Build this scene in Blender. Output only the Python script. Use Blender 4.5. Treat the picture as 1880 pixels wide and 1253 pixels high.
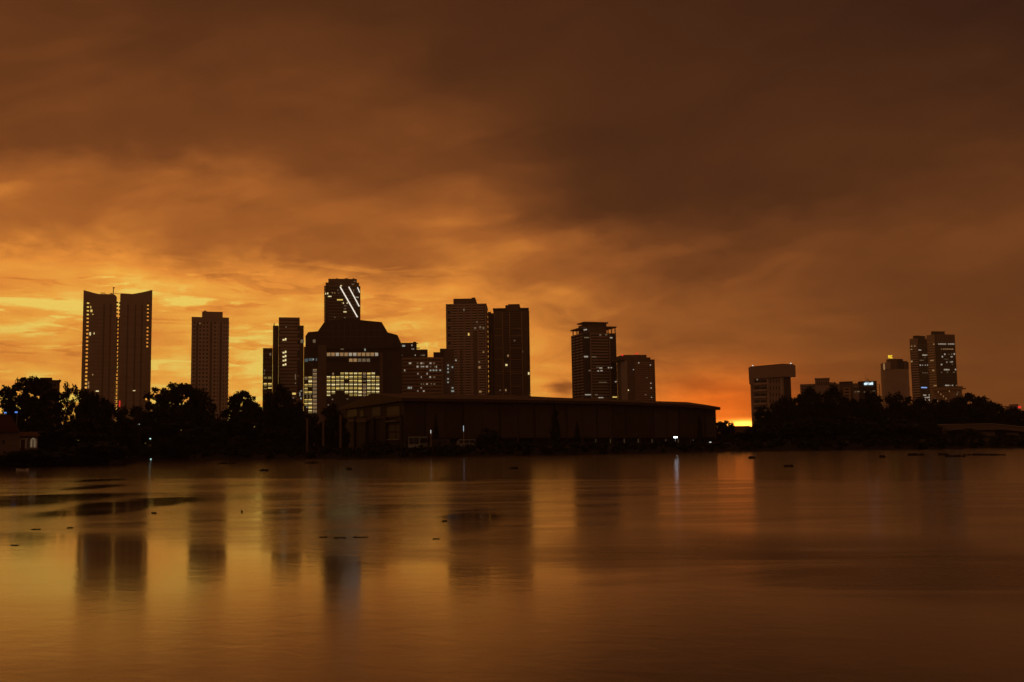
import bpy, bmesh, math, random
import numpy as np
from mathutils import Vector, Matrix

random.seed(7)
rng = np.random.default_rng(7)
for o in list(bpy.data.objects):
    bpy.data.objects.remove(o)
SC = bpy.context.scene
COL = SC.collection

# ------------------------------------------------------------------ camera
F_PX, CX, CY = 1820.0, 940.0, 626.5          # focal length and centre, in photo pixels
EYE = Vector((0.0, 0.0, 3.5))
PITCH, ROLL = math.atan(176.0 / F_PX), 0.016
_f = Vector((0, math.cos(PITCH), math.sin(PITCH)))
_u0 = Vector((0, -math.sin(PITCH), math.cos(PITCH)))
_x = Vector((1, 0, 0))
_r = _x * math.cos(ROLL) - _u0 * math.sin(ROLL)
_u = _x * math.sin(ROLL) + _u0 * math.cos(ROLL)
cam = bpy.data.cameras.new('camera')
cam.sensor_width = 36.0
cam.lens = 36.0 * F_PX / 1880.0
cam.clip_start, cam.clip_end = 0.5, 30000.0
camo = bpy.data.objects.new('camera', cam)
COL.objects.link(camo)
m = Matrix.Identity(4)
for i in range(3):
    m[i][0], m[i][1], m[i][2], m[i][3] = _r[i], _u[i], -_f[i], EYE[i]
camo.matrix_world = m
SC.camera = camo


def ray(px, py):
    return _f * F_PX + _r * (px - CX) + _u * (CY - py)


def at(px, py, Y):
    d = ray(px, py)
    return EYE + d * (Y / d.y)


def project(d):
    """photo pixel of a world direction"""
    k = F_PX / d.dot(_f)
    return CX + d.dot(_r) * k, CY - d.dot(_u) * k


def on_water(px, py):
    d = ray(px, py)
    t = -EYE.z / d.z
    return EYE + d * t


SC.view_settings.view_transform = 'Standard'
SC.view_settings.look = 'None'
SC.view_settings.exposure = 0.0
SC.view_settings.gamma = 1.0
SC.view_settings.use_curve_mapping = False
SC.cycles.max_bounces = 6
SC.cycles.diffuse_bounces = 2
SC.cycles.glossy_bounces = 3
SC.cycles.transparent_max_bounces = 4
SC.cycles.volume_bounces = 0
SC.cycles.sample_clamp_indirect = 3.0
SC.cycles.use_denoising = True


def lin(c):
    c = c / 255.0
    return c / 12.92 if c <= 0.04045 else ((c + 0.055) / 1.055) ** 2.4


def srgb(r, g, b):
    return (lin(r), lin(g), lin(b), 1.0)


# ------------------------------------------------------------------ sky
# cloud brightness measured over the dusk sky: rows of elevation, columns of azimuth
SKX = [0, 120, 240, 360, 480, 600, 720, 840, 960, 1080, 1200, 1340, 1500, 1680, 1880]
SKY_ = [0, 100, 180, 250, 300, 330, 370, 410, 440, 470, 500, 530, 560, 600, 650, 700, 770]
SKT = [
    [0.26, 0.24, 0.23, 0.22, 0.2, 0.2, 0.18, 0.15, 0.13, 0.11, 0.09, 0.07, 0.05, 0.03, 0.02],
    [0.31, 0.29, 0.28, 0.28, 0.27, 0.24, 0.21, 0.18, 0.15, 0.13, 0.11, 0.1, 0.09, 0.07, 0.06],
    [0.35, 0.34, 0.34, 0.34, 0.35, 0.33, 0.3, 0.26, 0.19, 0.15, 0.14, 0.13, 0.13, 0.11, 0.12],
    [0.4, 0.4, 0.4, 0.4, 0.41, 0.4, 0.38, 0.34, 0.215, 0.145, 0.135, 0.145, 0.16, 0.16, 0.2],
    [0.57, 0.54, 0.48, 0.5, 0.46, 0.44, 0.44, 0.42, 0.295, 0.165, 0.145, 0.155, 0.18, 0.22, 0.28],
    [0.64, 0.6, 0.55, 0.6, 0.58, 0.49, 0.44, 0.46, 0.355, 0.185, 0.155, 0.165, 0.2, 0.25, 0.3],
    [0.65, 0.62, 0.59, 0.57, 0.6, 0.54, 0.44, 0.52, 0.415, 0.215, 0.165, 0.175, 0.23, 0.29, 0.32],
    [0.68, 0.64, 0.59, 0.52, 0.51, 0.53, 0.52, 0.6, 0.495, 0.345, 0.245, 0.245, 0.32, 0.38, 0.37],
    [0.815, 0.735, 0.615, 0.545, 0.535, 0.545, 0.575, 0.635, 0.585, 0.47, 0.315, 0.285, 0.36, 0.37, 0.35],
    [0.893, 0.893, 0.805, 0.615, 0.585, 0.585, 0.615, 0.635, 0.595, 0.53, 0.395, 0.355, 0.39, 0.36, 0.33],
    [0.893, 0.902, 0.883, 0.735, 0.655, 0.615, 0.655, 0.655, 0.615, 0.55, 0.455, 0.415, 0.41, 0.32, 0.3],
    [0.902, 0.902, 0.902, 0.89, 0.84, 0.76, 0.8, 0.8, 0.665, 0.57, 0.475, 0.455, 0.42, 0.33, 0.3],
    [0.945, 0.922, 0.902, 0.9, 0.895, 0.87, 0.86, 0.84, 0.745, 0.6, 0.495, 0.495, 0.45, 0.36, 0.32],
    [0.907, 0.902, 0.897, 0.9, 0.9, 0.9, 0.895, 0.88, 0.825, 0.67, 0.55, 0.53, 0.45, 0.37, 0.33],
    [0.883, 0.893, 0.912, 0.93, 0.92, 0.91, 0.905, 0.9, 0.863, 0.71, 0.55, 0.53, 0.46, 0.41, 0.37],
    [0.912, 0.902, 0.912, 0.945, 0.955, 0.93, 0.915, 0.905, 0.873, 0.75, 0.67, 0.63, 0.47, 0.4, 0.39],
    [0.907, 0.907, 0.912, 0.94, 0.95, 0.93, 0.92, 0.92, 0.887, 0.83, 0.77, 0.77, 0.49, 0.42, 0.4],
]
AZ, EL = 0.52, 0.47                           # half-width and height of the measured window, radians
NU, NV = 37, 37


def sky_t(px, py):
    px = min(max(px, SKX[0]), SKX[-1]); py = min(max(py, SKY_[0]), SKY_[-1])
    j = max(k for k in range(len(SKX) - 1) if SKX[k] <= px)
    i = max(k for k in range(len(SKY_) - 1) if SKY_[k] <= py)
    a = (px - SKX[j]) / (SKX[j + 1] - SKX[j]); b = (py - SKY_[i]) / (SKY_[i + 1] - SKY_[i])
    return ((SKT[i][j] * (1 - a) + SKT[i][j + 1] * a) * (1 - b) + (SKT[i + 1][j] * (1 - a) + SKT[i + 1][j + 1] * a) * b)


G = np.zeros((NV, NU))
for i in range(NV):
    for j in range(NU):
        az = -AZ + 2 * AZ * j / (NU - 1); el = EL * i / (NV - 1)
        G[i, j] = sky_t(*project(Vector((math.sin(az) * math.cos(el), math.cos(az) * math.cos(el), math.sin(el)))))
U_, S_, Vt_ = np.linalg.svd(G, full_matrices=False)

world = bpy.data.worlds.new("World")
SC.world = world
world.use_nodes = True
NT = world.node_tree
NT.nodes.clear()


class Nodes:
    def __init__(s, nt):
        s.nt = nt

    def new(s, t, **kw):
        n = s.nt.nodes.new(t)
        for k, v in kw.items():
            setattr(n, k, v)
        return n

    def link(s, a, b):
        s.nt.links.new(a, b)

    def put(s, sock, v):
        if hasattr(v, 'is_output'):
            s.link(v, sock)
        else:
            sock.default_value = v

    def m(s, op, a, b=None, c=None, clamp=False):
        n = s.new('ShaderNodeMath', operation=op)
        n.use_clamp = clamp
        for k, v in enumerate((a, b, c)):
            if v is not None:
                s.put(n.inputs[k], v)
        return n.outputs[0]

    def comb(s, x, y, z):
        n = s.new('ShaderNodeCombineXYZ')
        for k, v in enumerate((x, y, z)):
            s.put(n.inputs[k], v)
        return n.outputs[0]

    def noise(s, vec, scale, detail=2.0, rough=0.5, dist=0.0):
        n = s.new('ShaderNodeTexNoise')
        s.put(n.inputs['Vector'], vec)
        n.inputs['Scale'].default_value = scale
        n.inputs['Detail'].default_value = detail
        n.inputs['Roughness'].default_value = rough
        n.inputs['Distortion'].default_value = dist
        return n.outputs['Fac']

    def step(s, v, a, b, lo=0.0, hi=1.0):
        n = s.new('ShaderNodeMapRange', interpolation_type='SMOOTHSTEP')
        s.put(n.inputs[0], v)
        for k, q in enumerate((a, b, lo, hi)):
            n.inputs[k + 1].default_value = q
        return n.outputs[0]

    def ramp(s, fac, stops, interp='LINEAR'):
        n = s.new('ShaderNodeValToRGB')
        n.color_ramp.interpolation = interp
        e = n.color_ramp.elements
        while len(e) < len(stops):
            e.new(0.5)
        for k, (p, c) in enumerate(stops):
            e[k].position = p
            e[k].color = c
        s.link(fac, n.inputs[0])
        return n.outputs[0]

    def curve(s, fac, ys):
        n = s.new('ShaderNodeFloatCurve')
        c = n.mapping.curves[0]
        while len(c.points) < len(ys):
            c.points.new(0.5, 0.5)
        for k, y in enumerate(ys):
            c.points[k].location = (k / (len(ys) - 1), float(y))
        n.mapping.update()
        s.link(fac, n.inputs['Value'])
        return n.outputs[0]

    def gauss(s, u, v, u0, v0, su, sv):
        a = s.m('DIVIDE', s.m('SUBTRACT', u, u0), su)
        b = s.m('DIVIDE', s.m('SUBTRACT', v, v0), sv)
        q = s.m('ADD', s.m('MULTIPLY', a, a), s.m('MULTIPLY', b, b))
        return s.m('EXPONENT', s.m('MULTIPLY', q, -1.0))

    def mix(s, fac, a, b, blend='MIX'):
        n = s.new('ShaderNodeMix', data_type='RGBA', blend_type=blend)
        s.put(n.inputs[0], fac)
        s.put(n.inputs[6], a)
        s.put(n.inputs[7], b)
        return n.outputs[2]


W = Nodes(NT)
tc = W.new('ShaderNodeTexCoord')
sep = W.new('ShaderNodeSeparateXYZ')
W.link(tc.outputs['Generated'], sep.inputs[0])
dx, dy, dz = sep.outputs
az = W.m('ARCTAN2', dx, dy)
el = W.m('ARCSINE', W.m('ABSOLUTE', dz))
# cloud-sheet coordinates: a layer overhead, seen in perspective
h_ = W.m('ADD', W.m('ABSOLUTE', dz), 0.11)
sheet = W.comb(W.m('DIVIDE', dx, h_), W.m('DIVIDE', dy, h_), 0.0)
low = W.comb(W.m('MULTIPLY', az, 7.0), W.m('MULTIPLY', el, 46.0), 0.0)
low2 = W.comb(W.m('MULTIPLY', az, 15.0), W.m('MULTIPLY', el, 34.0), 3.0)
w1 = W.noise(sheet, 1.1, 4.0, 0.55)
w2 = W.noise(W.comb(W.m('MULTIPLY', az, 9.0), W.m('MULTIPLY', el, 20.0), 1.7), 1.0, 6.0, 0.6)
az_w = W.m('ADD', az, W.m('MULTIPLY', W.m('SUBTRACT', w1, 0.5), 0.09))
el_w = W.m('ADD', el, W.m('MULTIPLY', W.m('MULTIPLY', W.m('SUBTRACT', w2, 0.5), 0.085), W.step(el, 0.0, 0.12)))
uu = W.m('DIVIDE', W.m('ADD', az_w, AZ), 2 * AZ, clamp=True)
vv = W.m('DIVIDE', el_w, EL, clamp=True)
t = None
for k in range(8):
    a, b = Vt_[k], U_[:, k] * S_[k]
    ra, rb = (a.min(), max(np.ptp(a), 1e-6)), (b.min(), max(np.ptp(b), 1e-6))
    ca = W.m('MULTIPLY_ADD', W.curve(uu, (a - ra[0]) / ra[1]), float(ra[1]), float(ra[0]))
    cb = W.m('MULTIPLY_ADD', W.curve(vv, (b - rb[0]) / rb[1]), float(rb[1]), float(rb[0]))
    q = W.m('MULTIPLY', ca, cb)
    t = q if t is None else W.m('ADD', t, q)
# away from the sunset the cloud deck goes on as dull brown, up to the zenith and round behind
back = W.m('ADD', 0.25, W.m('MULTIPLY', W.m('SUBTRACT', w1, 0.5), 0.12))
wgt = W.step(W.m('ABSOLUTE', az), 0.55, 1.5)
wgt = W.m('MAXIMUM', wgt, W.step(el, 0.45, 1.0))
t = W.m('ADD', W.m('MULTIPLY', t, W.m('SUBTRACT', 1.0, wgt)), W.m('MULTIPLY', back, wgt))
# soft cloud texture
n1 = W.noise(sheet, 2.1, 5.0, 0.5, 0.4)
t = W.m('ADD', t, W.m('MULTIPLY', W.m('MULTIPLY', W.m('SUBTRACT', n1, 0.5), 0.22), W.m('ADD', t, 0.12)))
n2 = W.noise(low, 1.0, 4.0, 0.55, 0.6)
n3 = W.noise(low2, 1.0, 5.0, 0.55, 0.8)
lowband = W.m('MULTIPLY', W.step(el, 0.20, 0.09), W.step(az, 0.10, -0.14))
t = W.m('ADD', t, W.m('MULTIPLY', lowband, W.m('MULTIPLY', W.m('SUBTRACT', n2, 0.5), 0.46)))
t = W.m('ADD', t, W.m('MULTIPLY', W.m('MULTIPLY', W.step(el, 0.24, 0.10), W.step(az, 0.40, 0.05)), W.m('MULTIPLY', W.m('SUBTRACT', n3, 0.5), 0.30)))

# torn bright wisps and small dark rags low in the west; broad billows higher up
n4 = W.noise(W.comb(W.m('MULTIPLY', az, 10.0), W.m('MULTIPLY', el, 62.0), 5.0), 1.0, 6.0, 0.62, 0.9)
n5 = W.noise(W.comb(W.m('MULTIPLY', az, 9.0), W.m('MULTIPLY', el, 48.0), 8.0), 1.3, 6.0, 0.62, 0.9)
wisp = W.m('MULTIPLY', W.step(el, 0.185, 0.150), W.step(az, 0.02, -0.16))
t = W.m('ADD', t, W.m('MULTIPLY', wisp, W.m('MULTIPLY', W.step(n4, 0.54, 0.66), 0.16)))
t = W.m('SUBTRACT', t, W.m('MULTIPLY', wisp, W.m('MULTIPLY', W.step(n5, 0.56, 0.64), 0.09)))
n6 = W.noise(W.comb(W.m('MULTIPLY', az, 4.5), W.m('MULTIPLY_ADD', az, -3.0, W.m('MULTIPLY', el, 13.0)), 2.0), 1.0, 5.0, 0.5, 0.5)
t = W.m('ADD', t, W.m('MULTIPLY', W.m('MULTIPLY', W.m('SUBTRACT', W.step(n6, 0.42, 0.60), 0.5), W.step(el, 0.10, 0.18)), W.m('MULTIPLY', W.m('ADD', t, 0.10), 0.13)))


def ae(px, py):
    d = ray(px, py).normalized()
    return math.atan2(d.x, d.y), math.asin(d.z)


# the clear slot low in the west and a small cumulus beside it
g_az, g_el = ae(1366, 779)
slot = W.gauss(az, el, g_az, g_el, 0.026, 0.0048)
t = W.m('ADD', t, W.m('MULTIPLY', slot, 0.30))
c_az, c_el = ae(1040, 716)
t = W.m('SUBTRACT', t, W.m('MULTIPLY', W.gauss(az_w, W.m('ADD', el, W.m('MULTIPLY', W.m('SUBTRACT', n3, 0.5), 0.03)), c_az, c_el, 0.013, 0.008), 0.26))
s_az, s_el = ae(60, 556)
t = W.m('ADD', t, W.m('MULTIPLY', W.gauss(az, W.m('ADD', el, W.m('MULTIPLY', W.m('SUBTRACT', n2, 0.5), 0.02)), s_az, s_el, 0.06, 0.006), 0.16))
RAMP = [(0.0, srgb(50, 26, 15)), (0.2, srgb(84, 45, 20)), (0.4, srgb(120, 66, 29)), (0.6, srgb(172, 98, 41)),
        (0.8, srgb(240, 148, 58)), (0.92, srgb(254, 177, 70)), (1.0, srgb(255, 216, 100))]
colr = W.ramp(t, RAMP)
# the eastern and overhead cloud is greyer than the lit west
colr = W.mix(W.m('MULTIPLY', wgt, 0.45), colr, W.mix(w1, srgb(82, 54, 38), srgb(110, 78, 56)))
# redder light close to the horizon in the west-north-west
r_az, r_el = ae(1335, 745)
red = W.gauss(az, el, r_az, r_el, 0.090, 0.036)
colr = W.mix(W.m('MULTIPLY', red, 0.9), colr, W.mix(1.0, colr, (1.42, 0.74, 0.34, 1.0), 'MULTIPLY'))
# the last of the sun burns through the slot
colr = W.mix(W.m('MULTIPLY', slot, slot), colr, (5.2, 1.75, 0.22, 1.0))
nish = W.new('ShaderNodeTexSky', sky_type='NISHITA')
nish.sun_disc = False
nish.sun_elevation = math.radians(-1.5)
nish.sun_rotation = math.radians(12.0)
bg1 = W.new('ShaderNodeBackground'); bg1.inputs[1].default_value = 1.0
bg2 = W.new('ShaderNodeBackground'); bg2.inputs[1].default_value = 0.004
W.link(colr, bg1.inputs[0]); W.link(nish.outputs[0], bg2.inputs[0])
ad = W.new('ShaderNodeAddShader')
W.link(bg1.outputs[0], ad.inputs[0]); W.link(bg2.outputs[0], ad.inputs[1])
out = W.new('ShaderNodeOutputWorld')
W.link(ad.outputs[0], out.inputs[0])
world.cycles.sampling_method = 'MANUAL'
world.cycles.sample_map_resolution = 1024

# ------------------------------------------------------------------ materials
MATS = {}


def mat(name, col, rough=0.8, var=0.25, scale=0.15, metal=0.0, spec=0.3):
    mt = bpy.data.materials.new(name)
    mt.use_nodes = True
    nt = mt.node_tree
    p = nt.nodes['Principled BSDF']
    N = Nodes(nt)
    geo = N.new('ShaderNodeNewGeometry')
    n = N.noise(geo.outputs['Position'], scale, 4.0, 0.6)
    f = N.m('MULTIPLY_ADD', n, 2 * var, 1.0 - var)
    c = N.mix(1.0, (*col, 1.0), N.comb(f, f, f), 'MULTIPLY')
    N.link(c, p.inputs['Base Color'])
    p.inputs['Roughness'].default_value = rough
    p.inputs['Metallic'].default_value = metal
    p.inputs['Specular IOR Level'].default_value = spec
    MATS[name] = mt
    return mt


def emit(name, col, strength, sample=False, var=0.35):
    mt = bpy.data.materials.new(name)
    mt.use_nodes = True
    nt = mt.node_tree
    p = nt.nodes['Principled BSDF']
    N = Nodes(nt)
    p.inputs['Base Color'].default_value = (0.02, 0.02, 0.02, 1)
    geo = N.new('ShaderNodeNewGeometry')
    n = N.noise(geo.outputs['Position'], 0.9, 3.0, 0.7)
    f = N.m('MULTIPLY', N.m('MULTIPLY_ADD', n, 2 * var, 1.0 - var), strength)
    p.inputs['Emission Color'].default_value = (*col, 1)
    N.link(f, p.inputs['Emission Strength'])
    mt.cycles.emission_sampling = 'AUTO' if sample else 'NONE'
    MATS[name] = mt
    return mt


mat('concrete', (.46, .36, .29))
mat('pale_concrete', (.66, .54, .44))
mat('tan_render', (.52, .37, .25))
mat('brown_cladding', (.22, .16, .125))
mat('dark_cladding', (.095, .074, .062))
mat('dark_glass', (.03, .03, .032), 0.18, 0.1, 0.2, 0.0, 0.5)
mat('grey_glass', (.07, .06, .055), 0.25, 0.1, 0.2, 0.0, 0.5)
mat('steel', (.22, .20, .18), 0.5, 0.15)
mat('white_paint', (.72, .72, .70), 0.5, 0.12, 1.0)
mat('blue_white_paint', (.50, .62, .68), 0.4, 0.12, 1.0)
mat('pale_wall', (.45, .40, .35), 0.8, 0.2, 0.4)
mat('bus_paint', (.30, .34, .36), 0.4, 0.12, 1.0)
mat('dull_wall', (.20, .16, .13), 0.85, 0.25, 0.5)
mat('dusty_glass', (.075, .08, .08), 0.6, 0.25, 0.3)
mat('panel_brown', (.10, .07, .05), 0.85, 0.3, 0.25)
mat('panel_brown_worn', (.08, .06, .044), 0.85, 0.35, 0.4)
mat('roof_sheet', (.095, .058, .042), 0.75, 0.3, 0.3)
mat('clay_tile', (.11, .05, .032), 0.85, 0.35, 0.8)
mat('dark_timber', (.05, .04, .032))
mat('tarmac', (.05, .05, .05))
mat('rubber', (.02, .02, .02))
mat('soil', (.022, .018, .011), 0.95, 0.4, 0.2)
mat('leaf_dark', (.018, .023, .010), 0.7, 0.5, 0.5)
mat('leaf_green', (.026, .032, .012), 0.7, 0.5, 0.5)
mat('leaf_olive', (.034, .034, .014), 0.7, 0.5, 0.5)
mat('bark', (.06, .045, .035), 0.9)
mat('weed', (.02, .022, .012), 0.85, 0.4, 1.5)
mat('trim_bronze', (.55, .36, .2), 0.45, 0.1)
emit('lit_yellow', (1.0, .68, .17), 0.85)
emit('lit_cream', (1.0, .80, .38), 0.95)
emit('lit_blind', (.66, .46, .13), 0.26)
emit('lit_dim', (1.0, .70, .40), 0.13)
emit('lit_white', (1.0, .84, .64), 0.36)
emit('lit_cool', (.88, .92, .78), 0.30)
emit('lit_cool_dim', (.5, .72, .74), 0.11)
emit('lit_strip', (1.0, .88, .72), 1.15, var=0.05)
emit('lit_amber', (1.0, .55, .22), 0.30)
emit('lamp_white', (.78, .90, 1.0), 10.0, True, 0.05)
emit('lamp_green', (.55, 1.0, .88), 1.7, True, 0.05)
emit('lamp_blue', (.12, .32, 1.0), 0.9, False, 0.05)
emit('lamp_tube', (.75, .9, 1.0), .7, True, 0.05)
emit('lamp_pale', (.9, .95, .9), 1.0, False, 0.05)
emit('lamp_red', (1.0, .04, .03), 0.9, False, 0.05)
emit('sign_white', (.70, .90, 1.0), 1.6, True, 0.03)
emit('sign_yellow', (1.0, .66, .04), 1.2, True, 0.05)
emit('sign_blue', (.30, .5, 1.0), 0.9, False, 0.3)

# ------------------------------------------------------------------ helpers


def tag(o, label=None, cat=None, group=None, kind=None):
    for k, v in (('label', label), ('category', cat), ('group', group), ('kind', kind)):
        if v:
            o[k] = v
    return o


def empty(name, loc, rz=0.0):
    o = bpy.data.objects.new(name, None)
    COL.objects.link(o)
    o.location = loc
    o.rotation_euler = (0, 0, rz)
    o.empty_display_size = 0.5
    return o


def obj(name, mesh, parent=None):
    o = bpy.data.objects.new(name, mesh)
    COL.objects.link(o)
    o.parent = parent
    return o


UNIT = {}


def unit(mname):
    if mname not in UNIT:
        me = bpy.data.meshes.new('block_' + mname)
        v = [(x, y, z) for x in (0, 1) for y in (0, 1) for z in (0, 1)]
        f = [(0, 1, 3, 2), (4, 6, 7, 5), (0, 4, 5, 1), (2, 3, 7, 6), (0, 2, 6, 4), (1, 5, 7, 3)]
        me.from_pydata(v, [], f)
        me.materials.append(MATS[mname])
        UNIT[mname] = me
    return UNIT[mname]


def box(parent, name, mname, x0, x1, y0, y1, z0, z1):
    o = obj(name, unit(mname), parent)
    o.location = (min(x0, x1), min(y0, y1), min(z0, z1))
    o.scale = (max(abs(x1 - x0), .01), max(abs(y1 - y0), .01), max(abs(z1 - z0), .01))
    return o


class MB:
    def __init__(s):
        s.v, s.f, s.mi = [], [], []

    def box(s, x0, x1, y0, y1, z0, z1, mi=0):
        b = len(s.v)
        s.v += [(x, y, z) for x in (x0, x1) for y in (y0, y1) for z in (z0, z1)]
        for q in ((0, 1, 3, 2), (4, 6, 7, 5), (0, 4, 5, 1), (2, 3, 7, 6), (0, 2, 6, 4), (1, 5, 7, 3)):
            s.f.append(tuple(b + k for k in q)); s.mi.append(mi)

    def prism_y(s, pts, y0, y1, mi=0):
        """outline in xz, extruded along y"""
        b, n = len(s.v), len(pts)
        s.v += [(x, y0, z) for x, z in pts] + [(x, y1, z) for x, z in pts]
        s.f.append(tuple(b + k for k in range(n))); s.mi.append(mi)
        s.f.append(tuple(b + n + k for k in reversed(range(n)))); s.mi.append(mi)
        for k in range(n):
            q = (k + 1) % n
            s.f.append((b + k, b + n + k, b + n + q, b + q)); s.mi.append(mi)

    def prism_z(s, pts, z0, z1, mi=0):
        b, n = len(s.v), len(pts)
        s.v += [(x, y, z0) for x, y in pts] + [(x, y, z1) for x, y in pts]
        s.f.append(tuple(b + k for k in reversed(range(n)))); s.mi.append(mi)
        s.f.append(tuple(b + n + k for k in range(n))); s.mi.append(mi)
        for k in range(n):
            q = (k + 1) % n
            s.f.append((b + k, b + q, b + n + q, b + n + k)); s.mi.append(mi)

    def tube(s, path, radii, n=7, mi=0):
        b = len(s.v)
        for (p, r) in zip(path, radii):
            for k in range(n):
                a = 2 * math.pi * k / n
                s.v.append((p[0] + r * math.cos(a), p[1] + r * math.sin(a), p[2]))
        for i in range(len(path) - 1):
            for k in range(n):
                q = (k + 1) % n
                s.f.append((b + i * n + k, b + i * n + q, b + (i + 1) * n + q, b + (i + 1) * n + k)); s.mi.append(mi)
        s.f.append(tuple(b + (len(path) - 1) * n + k for k in range(n))); s.mi.append(mi)

    def mesh(s, name, mats, smooth=False):
        me = bpy.data.meshes.new(name)
        me.from_pydata(s.v, [], s.f)
        for q in mats:
            me.materials.append(MATS[q])
        me.polygons.foreach_set('material_index', s.mi)
        if smooth:
            me.polygons.foreach_set('use_smooth', [True] * len(s.f))
        bm = bmesh.new(); bm.from_mesh(me)
        bmesh.ops.recalc_face_normals(bm, faces=bm.faces)
        bm.to_mesh(me); bm.free()
        me.update()
        return me

    def build(s, name, mats, parent=None, smooth=False):
        return obj(name, s.mesh(name, mats if isinstance(mats, (list, tuple)) else [mats], smooth), parent)


# ------------------------------------------------------------------ setting: water, land
GZ = 1.2
SHORE = [(-900, 872), (-300, 864), (0, 859), (100, 856), (205, 852), (224, 846), (250, 842), (400, 842), (560, 842), (640, 843),
         (700, 841), (800, 838), (900, 837), (1000, 836), (1100, 834), (1200, 832), (1300, 829), (1400, 828),
         (1500, 827), (1650, 825), (1750, 824), (1880, 821), (2200, 815), (2800, 806)]
shore = []
for k in range(len(SHORE) - 1):
    a, b = SHORE[k], SHORE[k + 1]
    n = max(2, int(abs(b[0] - a[0]) / 14))
    for i in range(n):
        f = i / n
        p = on_water(a[0] + (b[0] - a[0]) * f, a[1] + (b[1] - a[1]) * f)
        p.y += random.uniform(-1.4, 1.4) + 1.0 * math.sin(p.x * 0.31)
        shore.append(p)
verts, faces = [], []
for p in shore:
    d = Vector((p.x, p.y, 0)).normalized()
    for off, z in ((-1.2, -0.5), (0.0, 0.06), (2.0, 0.55), (7.0, GZ), (40, GZ), (150, GZ), (450, GZ), (1250, GZ)):
        q = Vector((p.x, p.y, 0)) + d * off
        j = 0.12 if 0 <= off < 8 else 0
        verts.append((q.x, q.y, z + random.uniform(-j, j)))
nr = 8
for i in range(len(shore) - 1):
    for k in range(nr - 1):
        a = i * nr + k
        faces.append((a, a + nr, a + nr + 1, a + 1))
me = bpy.data.meshes.new('ground'); me.from_pydata(verts, [], faces); me.materials.append(MATS['soil'])
g = obj('ground', me); tag(g, kind='structure')


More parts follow.
